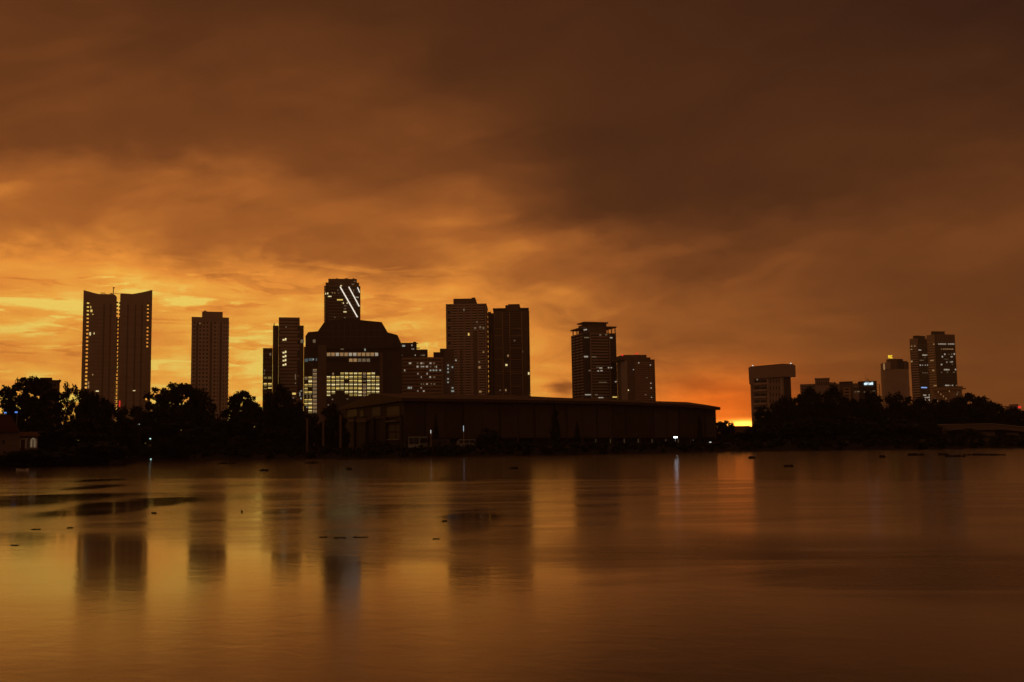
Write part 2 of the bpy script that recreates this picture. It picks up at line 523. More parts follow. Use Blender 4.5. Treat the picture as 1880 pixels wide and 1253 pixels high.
def water_material():
    mt = bpy.data.materials.new('lake_water')
    mt.use_nodes = True
    nt = mt.node_tree
    p = nt.nodes['Principled BSDF']
    N = Nodes(nt)
    geo = N.new('ShaderNodeNewGeometry')
    sp = N.new('ShaderNodeSeparateXYZ')
    N.link(geo.outputs['Position'], sp.inputs[0])
    X, Y, Z = sp.outputs
    # breeze: a ruffled belt across the lake between two wind lines, calmer near the viewer and by the far bank
    big = N.noise(N.comb(N.m('MULTIPLY', X, 0.35), Y, 0.0), 0.055, 4.0, 0.6, 0.6)
    mid = N.noise(N.comb(N.m('MULTIPLY', X, 0.22), Y, 4.0), 0.30, 4.0, 0.6, 0.8)
    fine = N.noise(N.comb(N.m('MULTIPLY', X, 0.5), Y, 9.0), 1.1, 4.0, 0.65, 0.5)
    d1 = N.m('SUBTRACT', N.m('MULTIPLY_ADD', X, 0.70, Y), 26.7)
    d1 = N.m('ADD', d1, N.m('MULTIPLY', N.m('SUBTRACT', mid, 0.5), 4.5))
    d1 = N.m('ADD', d1, N.m('MULTIPLY', N.m('SUBTRACT', fine, 0.5), 1.2))
    d2 = N.m('SUBTRACT', N.m('MULTIPLY_ADD', X, 0.45, Y), 84.0)
    d2 = N.m('ADD', d2, N.m('MULTIPLY', N.m('SUBTRACT', mid, 0.5), 5.0))
    belt = N.m('MULTIPLY', N.step(d1, -1.6, 2.4), N.step(d2, 2.0, -3.0))
    far = N.step(d2, -3.0, 3.0)
    near = N.step(Y, 32.0, 12.0)
    r = N.m('ADD', N.m('MULTIPLY', belt, 0.28), N.m('ADD', N.m('MULTIPLY', far, 0.16), N.m('MULTIPLY_ADD', near, 0.24, 0.05)))
    r = N.m('ADD', r, N.m('MULTIPLY', N.m('MULTIPLY', N.m('SUBTRACT', mid, 0.5), 0.8), N.m('MULTIPLY_ADD', belt, 1.0, 0.2)))

    def patch(x0, x1, y0, y1, amt):
        nonlocal r
        a, b = on_water((x0 + x1) / 2, y0), on_water((x0 + x1) / 2, y1)
        l, q = on_water(x0, (y0 + y1) / 2), on_water(x1, (y0 + y1) / 2)
        gg = N.gauss(N.m('ADD', X, N.m('MULTIPLY', N.m('SUBTRACT', fine, .5), abs(q.x - l.x) * .25)),
                     N.m('ADD', Y, N.m('MULTIPLY', N.m('SUBTRACT', mid, .5), abs(a.y - b.y) * 1.3)),
                     (l.x + q.x) / 2, (a.y + b.y) / 2, abs(q.x - l.x) / 1.7, abs(a.y - b.y) / 1.7)
        r = N.m('ADD', r, N.m('MULTIPLY', N.step(gg, 0.15, 0.7), amt))
    for pq in ((130, 285, 918, 947, -.42), (-60, 140, 910, 932, -.28), (810, 910, 938, 974, -.26), (480, 560, 933, 944, -.16), (590, 700, 932, 946, -.12),
               (1000, 1500, 978, 1072, .26), (1350, 1950, 988, 1082, .26), (140, 200, 891, 899, -.30), (150, 205, 880, 885, -.25)):
        patch(*pq)
    r = N.m('MAXIMUM', N.m('MINIMUM', r, 1.0), 0.0)
    rough = N.m('MULTIPLY_ADD', r, 0.30, 0.075)
    N.link(rough, p.inputs['Roughness'])
    p.inputs['Base Color'].default_value = (.060, .040, .020, 1)      # silty water
    p.inputs['IOR'].default_value = 1.95
    p.inputs['Specular IOR Level'].default_value = 0.5
    # ripples
    n1 = N.noise(N.comb(N.m('MULTIPLY', X, 0.75), N.m('MULTIPLY_ADD', X, 0.2, Y), 0.0), 1.7, 4.0, 0.6, 0.5)
    n2 = N.noise(N.comb(N.m('MULTIPLY', X, 0.4), Y, 7.0), 0.22, 3.0, 0.6, 0.4)
    hgt = N.m('ADD', N.m('MULTIPLY', n1, 0.030), N.m('MULTIPLY', n2, 0.060))
    bp = N.new('ShaderNodeBump')
    N.link(N.m('MULTIPLY_ADD', r, 0.8, 0.2), bp.inputs['Strength'])
    bp.inputs['Distance'].default_value = 0.35
    N.link(hgt, bp.inputs['Height'])
    N.link(bp.outputs[0], p.inputs['Normal'])
    MATS['lake_water'] = mt


water_material()
me = bpy.data.meshes.new('water')
me.from_pydata([(-700, -400, 0), (700, -400, 0), (700, 320, 0), (-700, 320, 0)], [], [(0, 1, 2, 3)])
me.materials.append(MATS['lake_water'])
tag(obj('water', me), kind='structure')

# evening haze over the whole place
hz = bpy.data.materials.new('haze'); hz.use_nodes = True
hz.node_tree.nodes.clear()
pv = hz.node_tree.nodes.new('ShaderNodeVolumePrincipled')
pv.inputs['Color'].default_value = (.92, .88, .84, 1)
pv.inputs['Density'].default_value = 0.00015
pv.inputs['Anisotropy'].default_value = 0.25
ho = hz.node_tree.nodes.new('ShaderNodeOutputMaterial')
hz.node_tree.links.new(pv.outputs[0], ho.inputs['Volume'])
mb = MB(); mb.box(-1750, 1750, -420, 1750, -2.0, 190)
MATS['haze'] = hz
tag(mb.build('haze', 'haze'), kind='stuff')

# ------------------------------------------------------------------ buildings


class Bld:
    """A building whose front-left corner stands under photo column px at depth Y; local x runs along the front, y into the depth."""

    def __init__(s, name, label, cat, px, py, Y, th=0.0, group=None, w_px=None):
        c = at(px, py, Y)
        s.root = tag(empty(name, (c.x, c.y, GZ), th), label, cat, group)
        s.org = Vector((c.x, c.y, GZ)); s.th = th
        s.inv = Matrix.Rotation(-th, 3, 'Z')
        s.W = 0.0
        if w_px:
            s.W = s.hit('F', *w_px)[0]

    def hit(s, face, px, py, off=0.0):
        o = s.inv @ (EYE - s.org); d = s.inv @ ray(px, py)
        if face == 'F':
            k = (off - o.y) / d.y; return o.x + k * d.x, o.z + k * d.z
        if face == 'L':
            k = (off - o.x) / d.x; return o.y + k * d.y, o.z + k * d.z
        k = (s.W - off - o.x) / d.x; return o.y + k * d.y, o.z + k * d.z

    def z(s, px, py, off=0.0):
        return s.hit('F', px, py, off)[1]

    def x(s, px, py, off=0.0):
        return s.hit('F', px, py, off)[0]

    def fb(s, name, mname, face, a0, a1, z0, z1, o0, o1, parent=None):
        par = parent or s.root
        if face == 'F':
            return box(par, name, mname, a0, a1, -o1, -o0, z0, z1)
        if face == 'L':
            return box(par, name, mname, -o1, -o0, a0, a1, z0, z1)
        return box(par, name, mname, s.W + o0, s.W + o1, a0, a1, z0, z1)

    def pb(s, name, mname, face, x0, y0, x1, y1, o0=-0.5, o1=0.12, off=0.0):
        """a block given by the photo rectangle it covers on a face (set back by off)"""
        ym, xm = (y0 + y1) / 2, (x0 + x1) / 2
        a0, a1 = s.hit(face, x0, ym, off)[0], s.hit(face, x1, ym, off)[0]
        z1, z0 = s.hit(face, xm, y0, off)[1], s.hit(face, xm, y1, off)[1]
        return s.fb(name, mname, face, min(a0, a1), max(a0, a1), z0, z1, o0 - off, o1 - off)

    def bands(s, mname, face, a0, a1, z0, z1, pitch, frac=0.5, o1=0.5, name='floor_band'):
        n = max(1, int((z1 - z0) / pitch + 0.5)); p = (z1 - z0) / n
        for k in range(n):
            s.fb(name, mname, face, a0, a1, z1 - k * p - p * frac, z1 - k * p, -0.3, o1)

    def piers(s, mname, face, aa, w, z0, z1, o1=0.7, name='pier'):
        for a in aa:
            s.fb(name, mname, face, a - w / 2, a + w / 2, z0, z1, -0.3, o1)

    def lit(s, face, org, sc, pts, mname, w=2.6, h=2.6, o1=0.30, name='lit_window', off=0.0):
        for q in pts:
            x, y = org[0] + q[0] / sc, org[1] + q[1] / sc
            ww, hh = (q[2] / sc if len(q) > 2 else w), (q[3] / sc if len(q) > 3 else h)
            s.pb(name, mname, face, x - ww / 2, y - hh / 2, x + ww / 2, y + hh / 2, -0.5, o1, off)


# ---- A: the pair of joined slab towers
b = Bld('twin_tower', 'pair of dark slab towers with upswept rooflines and a glowing slot between them', 'tower', 150.7, 640, 950, 0.408, None, (277.8, 640))
D = 9.0
X = lambda px: b.x(px, 640)
fl = X(157.6); gap = X(161.6); inl = X(212.6); inr = X(219.0); gpr = X(268.6); gpe = X(272.8)
z552, z534 = b.z(200, 552.5), b.z(200, 534)
prof_l = [(0, 0), (0, b.z(153, 533)), (X(159), b.z(160, 535.0)), (X(168), b.z(169, 537.6)), (X(178), b.z(180, 540)), (X(206), b.z(207, 540.5)), (X(210.5), b.z(212, 543)), (inl, b.z(215, 546.5))]
mb = MB(); mb.prism_y([(0, z552)] + prof_l[1:] + [(inl, z552)], 0, D); mb.build('crown_wall', 'concrete', b.root)
prof_r = [(inr, b.z(220, 539)), (X(228), b.z(230, 539.3)), (X(241), b.z(243, 540.2)), (X(258), b.z(260, 537.2)), (b.W, b.z(280, 532.6))]
mb = MB(); mb.prism_y([(inr, z552)] + prof_r + [(b.W, z552)], 0, D); mb.build('crown_wall', 'concrete', b.root)
box(b.root, 'fin_wall', 'concrete', 0, fl, 0.003, D, 0, z552)
box(b.root, 'tower_slab', 'concrete', gap, inl, 0.003, D, 0, z552)
box(b.root, 'tower_slab', 'concrete', inr, gpr, 0.003, D, 0, z552)
box(b.root, 'fin_wall', 'concrete', gpe, b.W, 0.003, D, 0, z552)
p = 7.15 * 950 / F_PX
nfl = int(z552 / p)
for k in range(nfl):
    zt = z552 - k * p
    box(b.root, 'link_beam', 'concrete', fl - .05, gap + .05, 0.4, D - .4, zt - p * 0.36, zt - 0.01)
    if k not in (0, 1, 2, 3, 4, 6, 7, 8, 9, 10, 11, 24, 25):
        box(b.root, 'infill_panel', 'concrete', gpe, gpr, 0.5, D - .5, zt - p, zt - p * 0.36)
    box(b.root, 'link_beam', 'concrete', gpr - .05, gpe + .05, 0.4, D - .4, zt - p * 0.38, zt - 0.01)
    if k > 3:
        box(b.root, 'bridge_slab', 'concrete', inl, inl + (inr - inl) * random.uniform(.32, .5), 1.0, D - 1, zt - p * .55, zt - p * .12)
        box(b.root, 'bridge_slab', 'concrete', inl, inr, 1.2, D - 1.2, zt - p * .98, zt - p * .66)
    else:
        box(b.root, 'bridge_slab', 'concrete', inl, inl + (inr - inl) * .45, 1.0, D - 1, zt - p * .35, zt - p * .12)
    box(b.root, 'balcony', 'concrete', inr - 0.9, inr + .2, 1.0, 9, zt - p * .5, zt - p * .15)
for k in range(2, nfl, 1):
    zt = z552 - k * p
    if k < 26:
        box(b.root, 'floor_line', 'brown_cladding', gap + 3.5, gap + 16.5, -0.06, 0.2, zt - .35, zt)
    if k % 2 == 0:
        box(b.root, 'floor_line', 'brown_cladding', gap + 1.2, inl - 0.8, -0.05, 0.2, zt - .3, zt)
        box(b.root, 'floor_line', 'brown_cladding', inr + 1.2, gpr - 0.8, -0.05, 0.2, zt - .3, zt)
for px in (188, 200, 232, 246, 258):
    box(b.root, 'recess_strip', 'brown_cladding', X(px), X(px + 3), -0.05, 0.2, 4, z552 - 3)
b.lit('F', (140, 520), 10.44, [(278, 462, 14, 40), (290, 533, 36, 44), (318, 602, 20, 14)], 'lit_yellow')  # glowing panes stand in for sky seen through small openings
b.lit('F', (140, 520), 10.44, [(266, 975, 24, 58), (343, 968, 12, 36)], 'lit_cream')
b.lit('F', (0, 680), 6.96, [(1243, 268, 38, 14), (1713, 262, 28, 10)], 'lit_cream')
b.lit('F', (0, 680), 6.96, [(1130, 163, 16, 34), (1131, 212, 16, 40), (1184, 58, 14, 18)], 'lit_amber')
b.pb('red_light', 'lamp_red', 'F', 218.8, 736, 220.6, 747, -0.2, 0.5)
mb = MB(); mb.tube([(X(205.3), 8, b.z(206, 541) - 2), (X(206.3), 8, b.z(207, 527))], [.55, .4], 5)
mb.box(X(204.8), X(208.6), 7.6, 8.4, b.z(207, 527.4), b.z(207, 525.6)); mb.box(X(201.6), X(203.4), 6, 9, b.z(203, 541), b.z(203, 536.5))
mb.build('roof_crane', 'steel', b.root)
mb = MB(); zz = b.z(187, 540)
mb.box(X(182.5), X(191), 3, 3.5, b.z(187, 538.2), b.z(187, 537.0))
for q in (183, 190.5, 199, 204):
    mb.box(X(q), X(q) + .35, 3, 3.35, zz - 2, b.z(187, 537.6))
mb.box(X(199), X(218.5), 3, 3.4, b.z(205, 538.9), b.z(205, 538.2))
mb.build('roof_rail', 'steel', b.root)

# ---- B: plain apartment tower
b = Bld('apartment_tower', 'plain flat-topped apartment tower standing alone between the twin towers and the office', 'tower', 351.2, 640, 880, 0.31, None, (419.6, 640))
X = lambda px: b.x(px, 640)
zt = b.z(385, 583.2); D = 24
box(b.root, 'tower_body', 'grey_glass', 0, b.W, 0, D, 0, zt)
box(b.root, 'penthouse', 'concrete', X(370.3), X(408.3), 1.5, D - 3, zt, b.z(390, 572.6, 1.5))
box(b.root, 'roof_tank', 'concrete', X(373.5), X(378), 3, 6, b.z(390, 572.6, 1.5), b.z(376, 570.6, 3))
b.fb('parapet_band', 'concrete', 'F', -.1, b.W + .1, zt - 4.2, zt + .15, -.4, .55)
b.bands('pale_concrete', 'F', 0.4, b.W - .4, 0, zt - 6, 3.45, 0.5, 0.35)
b.piers('pale_concrete', 'F', [X(q) for q in (353, 359.5, 364, 370.5, 377, 383.5, 391, 397.5, 402, 408.5, 413.5, 418)], 1.5, 0, zt - 4.2, 0.5)
for q in (361.8, 387.2, 405.2):
    b.fb('shaft_recess', 'brown_cladding', 'F', X(q) - 1.0, X(q) + 1.0, 0, zt - 5, 0.2, 0.62)
b.bands('pale_concrete', 'R', 0.4, D - .4, 0, zt - 4, 3.45, 0.5, 0.35)
b.lit('F', (300, 500), 3.3875, [(226, 322, 8, 14), (360, 322, 22, 10)], 'lit_amber')

# ---- C: stepped residential tower and its low neighbour
b = Bld('stepped_tower', 'stepped grey tower with four small lit balconies stacked on one column', 'tower', 500.6, 660, 760, 0.23, None, (557.5, 660))
X = lambda px: b.x(px, 660)
D = 24
zw = b.z(530, 598); zc = b.z(530, 583.2, -2.0)
box(b.root, 'side_wing', 'brown_cladding', 0, X(511), 2, D, 0, zw)
box(b.root, 'side_wing', 'brown_cladding', X(550), b.W, 2, D - 3, 0, b.z(555, 597.6))
box(b.root, 'tower_core', 'grey_glass', X(511.3), X(550), -2, D - 2, 0, zc)
mb = MB(); mb.box(X(502), X(503.5), 4, 5.5, zw, zw + 2.2); mb.build('roof_vent', 'steel', b.root)
p = (zc - 3) / 36
for k in range(36):
    z1 = zc - k * p
    a0 = X(511.6) + random.choice((0, 0, 1.2)); a1 = X(549.7) - random.choice((0, 0, 1.6))
    b.fb('floor_band', 'concrete', 'F', a0, a1, z1 - p * random.uniform(.62, .74), z1, 1.8, 2.35)
b.lit('F', (480, 570), 5.964, [(242, 325, 20, 16), (265, 318, 16, 24), (242, 465, 20, 16), (265, 456, 16, 22), (242, 510, 20, 16), (264, 502, 16, 22),
                               (242, 553, 20, 16), (264, 546, 16, 22), (242, 600, 20, 16), (264, 593, 16, 22)], 'lit_cream', o1=0.5, off=-2.0)
b.lit('F', (480, 570), 5.964, [(270, 185, 12, 14), (372, 730, 10, 60), (350, 960, 20, 16), (372, 800, 10, 16)], 'lit_dim', o1=0.5, off=-2.0)
b.lit('F', (480, 570), 5.964, [(357, 914, 38, 20)], 'lit_yellow', o1=0.5, off=-2.0)
b.lit('F', (480, 570), 5.964, [(448, 340, 40, 36)], 'lit_dim', o1=0.3, off=2.0)
for q in ((420, 920, 10, 40), (432, 965, 14, 16), (462, 865, 10, 12), (465, 925, 12, 30), (435, 885, 20, 8)):
    b.lit('F', (480, 570), 5.964, [q], 'lit_cool', o1=0.3, off=2.0)

b = Bld('low_office_block', 'low dark block with two yellow lit rows beside the stepped grey tower', 'building', 482.4, 680, 740, 0.245, None, (500.2, 680))
box(b.root, 'building_body', 'dark_cladding', 0, b.W, 0, 20, 0, b.z(491, 639.4))
b.bands('brown_cladding', 'F', .2, b.W - .2, 0, b.z(491, 640), 3.2, .35, .2)
b.lit('F', (480, 570), 5.964, [(42, 805, 34, 14), (93, 805, 42, 14), (93, 852, 42, 12)], 'lit_yellow')
b.lit('F', (480, 570), 5.964, [(42, 824, 34, 18), (93, 824, 42, 18), (42, 740, 30, 22), (90, 740, 38, 24), (42, 858, 34, 12)], 'lit_blind')
b.lit('F', (480, 570), 5.964, [(35, 660, 8, 20), (98, 482, 18, 28), (30, 695, 8, 20)], 'lit_dim')

# ---- D: the broad dark office with the faceted crown
b = Bld('faceted_office', 'broad dark office with faceted crown and a grid of yellow lit windows', 'building', 557.0, 690, 620, 0.12, None, (738.5, 690))
X = lambda px: b.x(px, 690)
Z = lambda px, py, off=0.0: b.z(px, py, off)
mb = MB(); mb.prism_y([(X(560), Z(560, 640)), (X(560), Z(560, 617)), (X(565), Z(565, 609.6)), (X(583), Z(583, 608)), (X(595.5), Z(595, 590)), (X(612), Z(612, 587.2)), (X(634), Z(634, 585.6)),
                       (X(659), Z(659, 587)), (X(701), Z(701, 591.2)), (X(712), Z(712, 610)), (X(730), Z(730, 615)), (X(738), Z(738, 632)), (X(738), Z(738, 640))], 1.5, 40)
mb.build('faceted_roof', 'dark_cladding', b.root)
box(b.root, 'office_body', 'dark_cladding', X(557), X(738), 2.5, 40, 0, Z(640, 636))
box(b.root, 'corner_shaft', 'brown_cladding', X(583.5), X(599), 0, 2.5, 0, Z(590, 634))
box(b.root, 'corner_shaft', 'brown_cladding', X(697.5), X(703), 0, 2.5, 0, Z(700, 648))
for y0, y1, x0, x1 in ((628, 640, 599, 720), (655.4, 658.4, 599, 697.5), (665.5, 683.5, 599, 697.5)):
    b.pb('spandrel', 'dark_cladding', 'F', x0, y0, x1, y1, -1.2, 0.0, 0.0)
# window grid on the front: each pane with its bright ceiling strip and half-drawn blind
WIN = {}
for key, lo_, hi_ in (('y', 'lit_blind', 'lit_yellow'), ('c', 'lit_blind', 'lit_cream'), ('d', 'lit_dim', 'lit_amber'), ('g', 'dark_glass', 'lit_dim')):
    for v_, sp_ in enumerate((.45, .60, .68, .76)):
        mb = MB(); mb.box(0, 1, 0, 1, 0, sp_, 0); mb.box(0, .47, -.04, 1, sp_, 1, 1); mb.box(.53, 1, -.04, 1, sp_, 1, 1); mb.box(.47, .53, -.02, 1, sp_, 1, 0)
        mb.box(0, 1, -.06, .5, sp_ * .45, sp_ * .53, 2)
        WIN[key, v_] = mb.mesh('office_window', [lo_, hi_, 'dark_cladding'])


def win(bl, px0, py0, w, h, kind, off=2.5, out=0.3):
    x0, x1 = bl.x(px0, py0, off), bl.x(px0 + w, py0, off)
    z1, z0 = bl.z(px0, py0, off), bl.z(px0, py0 + h, off)
    o = obj('office_window', WIN[kind, random.choice((0, 1, 2, 2, 3))], bl.root)
    o.location = (x0, off - out, z0); o.scale = (x1 - x0, 0.5, z1 - z0)
    return o


cols = [600, 608.7, 616.8, 624.9, 633.0, 641.3, 649.5, 657.7, 665.9, 673.9, 682, 690]
rows = [684.5, 691.2, 698, 705, 711.8, 718.6, 725.0]
for r, y in enumerate(rows):
    for c, x in enumerate(cols):
        if r == 0 and (c < 3 or c == 11): continue
        if r == 2 and c == 4: continue
        if r == 5 and c in (2, 3): continue
        if r == 6 and c not in (0, 5, 6, 7, 8, 9): continue
        kind = 'c' if (r in (3, 5) or (r == 0 and c % 2 == 0) or random.random() < .2) else 'y'
        if c == 8: kind = 'd' if r in (0, 3, 4, 5, 6) else 'g'
        win(b, x + .3, y + .2, 6.0, 5.0 if r < 6 else 2.6, kind)
win(b, 610, 685, 3.2, 4.6, 'd'); win(b, 666, 678.6, 5.4, 3.6, 'd'); win(b, 691.5, 692, 5, 4.4, 'd')
for k in range(12):
    win(b, 600.2 + k * 8.0, 648.0, 6.6 if k < 11 else 5.6, 6.4, 'd')
    o = b.pb('window_lining', 'lit_white' if k in (5, 6, 2, 11) else 'lit_amber', 'F', 600.6 + k * 8.0, 648.4, 606.2 + k * 8.0, 653.6, 0, .34, 2.5)
for k, q in enumerate((641, 649, 657, 665, 673)):
    b.pb('lit_window', 'lit_amber' if k < 2 else 'lit_dim', 'F', q, 658.8, q + 6.2, 664.6, 0, .3, 2.5)
b.lit('F', (590, 620), 7.83, [(628, 175, 18, 34)], 'lit_cool', off=2.5)
b.lit('F', (590, 620), 7.83, [(532, 150, 14, 18), (300, 160, 44, 30), (375, 884, 22, 12), (160, 890, 20, 20), (100, 970, 16, 20), (160, 965, 16, 20)], 'lit_dim', off=2.5)
# left wing windows
rl = [678.2, 685.2, 692.2, 699.0, 705.6, 712.4, 719.2, 726.4, 733.2, 740, 747, 753.8]
for r, y in enumerate(rl):
    win(b, 574.4, y, 7.2, 5.2, 'd')
    if r >= 2 and r not in (5,) and r != 7:
        win(b, 566.4, y, 6.4, 5.2, 'c' if r % 2 else 'y')
    if r in (2, 4, 5, 6, 8, 9):
        win(b, 559.2, y + .3, 5.6, 5.0, 'y' if r != 2 else 'd')
b.lit('F', (480, 570), 5.964, [(492, 548, 34, 34), (540, 540, 44, 28), (602, 540, 14, 28)], 'lit_cool_dim', off=2.5)
b.lit('F', (480, 570), 5.964, [(568, 538, 14, 18), (498, 1062, 12, 12)], 'lit_cool', off=2.5)
b.lit('F', (480, 570), 5.964, [(578, 338, 28, 34), (500, 945, 10, 30), (535, 945, 10, 40)], 'lit_dim', off=1.5)
for k in range(1, 10):
    px = 599 + k * 11
    b.fb('roof_seam', 'brown_cladding', 'F', X(px), X(px) + .35, Z(px, 627), Z(px, 594), -1.7, -1.42)
for zpy in (607, 618):
    b.fb('roof_seam', 'brown_cladding', 'F', X(586), X(706), Z(640, zpy) - .2, Z(640, zpy) + .1, -1.7, -1.40)

# ---- E: curved tower with diagonal light strips
b = Bld('light_strip_tower', 'dark tower with white diagonal light strips rising behind the faceted office', 'tower', 595.6, 560, 1000, 0.16, None, (660.9, 560))
X = lambda px: b.x(px, 560)
Wd = b.W; D = 30
zt = b.z(628, 525)
ch = 4.0
out_ = [(ch, 0), (Wd - ch, 0), (Wd - 1, 1.2), (Wd, ch), (Wd, D), (0, D), (0, ch), (1, 1.2)]
mb = MB(); mb.prism_z(out_, 0, zt); mb.build('tower_body', 'dark_glass', b.root)
box(b.root, 'shoulder', 'brown_cladding', X(597.6), X(659.4), 1.5, D - 2, zt, b.z(628, 519.2, 1.5))
box(b.root, 'crown', 'brown_cladding', X(602.6), X(655.2), 0.8, D - 4, b.z(628, 519.2), b.z(628, 512.3, .8))
for q, w in ((617, 3), (633, 6), (647, 4)):
    box(b.root, 'roof_plant', 'brown_cladding', X(q), X(q + w), 3, 8, b.z(628, 512.3, .8), b.z(628, 511.2, 3))
p = 5.7 * 1000 / F_PX
n = int(zt / p)
for k in range(n):
    z1 = zt - k * p
    b.fb('floor_band', 'brown_cladding', 'F', ch, Wd - ch, z1 - p * .42, z1, -.3, .25)
    b.fb('balcony', 'brown_cladding', 'R', 1.0, D - 4, z1 - p * .45, z1, -.3, .5)
    b.fb('balcony', 'brown_cladding', 'L', 1.0, D - 4, z1 - p * .45, z1, -.3, .4)


def strip(bl, p0, p1, wpx, mname, name='light_strip'):
    (x0, z0), (x1, z1) = bl.hit('F', *p0), bl.hit('F', *p1)
    d = Vector((x1 - x0, 0, z1 - z0)); L = d.length; w = wpx * 1000 / F_PX / 2
    nx, nz = -d.z / L * w, d.x / L * w
    mb = MB(); mb.prism_y([(x0 + nx, z0 + nz), (x1 + nx, z1 + nz), (x1 - nx, z1 - nz), (x0 - nx, z0 - nz)], -.9, .2)
    return mb.build(name, mname, bl.root)


strip(b, (624.4, 527), (656.3, 582.8), 1.9, 'lit_strip')
strip(b, (640.3, 527), (659.6, 563), 1.7, 'lit_strip')
strip(b, (656.5, 528), (660.4, 537.5), 1.4, 'lit_strip')
strip(b, (652, 545.9), (658.8, 546.5), 1.5, 'lit_white')
O, s_ = (580, 500), 12.53
b.lit('F', O, s_, [(222, 495, 20, 32), (272, 490, 26, 36), (318, 560, 80, 22), (668, 915, 70, 24), (632, 712, 22, 26), (720, 712, 24, 26), (580, 315, 34, 24)], 'lit_cream', o1=.5)
b.lit('F', O, s_, [(378, 475, 26, 22), (432, 482, 22, 22), (600, 710, 14, 16)], 'lit_amber', o1=.5)
b.lit('F', O, s_, [(553, 638, 134, 26)], 'lit_yellow', o1=.5)
b.lit('F', O, s_, [(525, 488, 22, 20), (675, 775, 56, 18), (672, 845, 60, 18), (435, 1040, 24, 24), (870, 425, 18, 50), (505, 420, 16, 36), (850, 280, 60, 20), (665, 1050, 40, 14), (890, 215, 30, 20)], 'lit_dim', o1=.5)

# ---- F: long apartment block
b = Bld('apartment_block', 'long banded apartment block with scattered white lit windows and stepped rooftop', 'building', 702.5, 690, 700, 0.07, None, (834.0, 690))
X = lambda px: b.x(px, 690)
Z = lambda px, py, off=0.0: b.z(px, py, off)
D = 22
zt = Z(775, 656)
box(b.root, 'block_body', 'brown_cladding', X(717), X(816), 1.0, D, 0, zt)
box(b.root, 'end_block', 'concrete', 0, X(717), 0, D, 0, Z(710, 659.5))
box(b.root, 'side_wing', 'brown_cladding', X(816), b.W, 1.8, D - 1, 0, Z(820, 641))
for q in (703, 707.5, 713.5):
    b.fb('fluted_column', 'tan_render', 'F', X(q), X(q) + 1.1, 0, Z(710, 660.5), -.2, .8)
p = 6.35 * 700 / F_PX
for k in range(13):
    z1 = Z(775, 657) - k * p
    b.fb('floor_band', 'tan_render', 'F', X(733), X(811), z1 - p * .48, z1, -1.3, -.35)
    b.fb('floor_band', 'concrete', 'F', X(719), X(727), z1 - p * .5, z1, -1.3, -.4)
b.piers('concrete', 'F', [X(q) for q in (729, 732.5, 812.5)], 1.0, 0, zt, -.4)
box(b.root, 'rooftop_block', 'dark_cladding', X(737), X(764.5), 2, 14, zt, Z(750, 629.6, 2))
box(b.root, 'rooftop_block', 'dark_cladding', X(764.5), X(785), 2, 14, zt, Z(775, 642, 2))
box(b.root, 'rooftop_block', 'dark_cladding', X(796), X(808), 2, 14, zt, Z(800, 647, 2))
box(b.root, 'stair_tower', 'dark_cladding', X(808), X(821), 2, 12, zt, Z(812, 640.4, 2))
box(b.root, 'stair_tower', 'dark_cladding', X(758.6), X(764.4), 1.9, 8, zt, Z(760, 628, 2))
box(b.root, 'canopy', 'dark_cladding', X(764.4), X(768), 2, 5, Z(765, 631, 2), Z(765, 630.2, 2))
box(b.root, 'canopy', 'dark_cladding', X(764.4), X(771), 2, 5, Z(765, 639.8, 2), Z(765, 638.6, 2))
O, s_ = (690, 610), 9.64
b.lit('F', O, s_, [(605, 552, 40, 26), (805, 552, 34, 26), (968, 552, 34, 26), (738, 612, 32, 30), (805, 612, 22, 18), (840, 612, 32, 18), (905, 612, 36, 26), (1072, 615, 16, 34),
                   (510, 678, 20, 26), (745, 737, 14, 26), (908, 737, 18, 30), (805, 797, 12, 26), (962, 797, 26, 30), (905, 920, 28, 18), (803, 987, 16, 20), (745, 1042, 12, 20), (848, 1045, 28, 22),
                   (1420, 500, 18, 26), (265, 410, 16, 26), (697, 410, 16, 20), (380, 675, 30, 22), (385, 1047, 16, 20), (325, 852, 24, 18)], 'lit_white', o1=-.2)
b.lit('F', O, s_, [(968, 678, 30, 24), (1022, 676, 30, 24), (1072, 676, 26, 26), (1140, 676, 34, 22), (385, 855, 40, 22), (575, 987, 18, 34), (600, 987, 18, 34), (628, 987, 18, 34)], 'lit_cool', o1=-.2)
b.lit('F', O, s_, [(1278, 587, 26, 24), (1278, 648, 26, 24), (1278, 710, 26, 26), (1278, 828, 26, 24), (1278, 888, 26, 24), (1355, 620, 26, 30), (1360, 1045, 46, 26), (1358, 987, 28, 24)], 'lit_cool', o1=-.9)
b.lit('F', O, s_, [(492, 245, 52, 30)], 'lit_cool', off=2.0)
b.lit('F', O, s_, [(638, 235, 18, 26), (642, 300, 14, 16), (668, 300, 14, 16)], 'lit_white', off=1.9)
b.lit('F', O, s_, [(738, 552, 24, 22), (845, 552, 24, 22), (1030, 552, 30, 20), (968, 612, 16, 20), (1040, 615, 14, 20), (330, 672, 20, 18), (380, 797, 30, 20), (1035, 797, 34, 20), (805, 920, 18, 20),
                   (845, 920, 16, 20), (980, 915, 20, 22), (1035, 920, 34, 20), (845, 410, 50, 22), (800, 412, 16, 14), (330, 797, 18, 16), (440, 412, 60, 14)], 'lit_dim', o1=-.2)

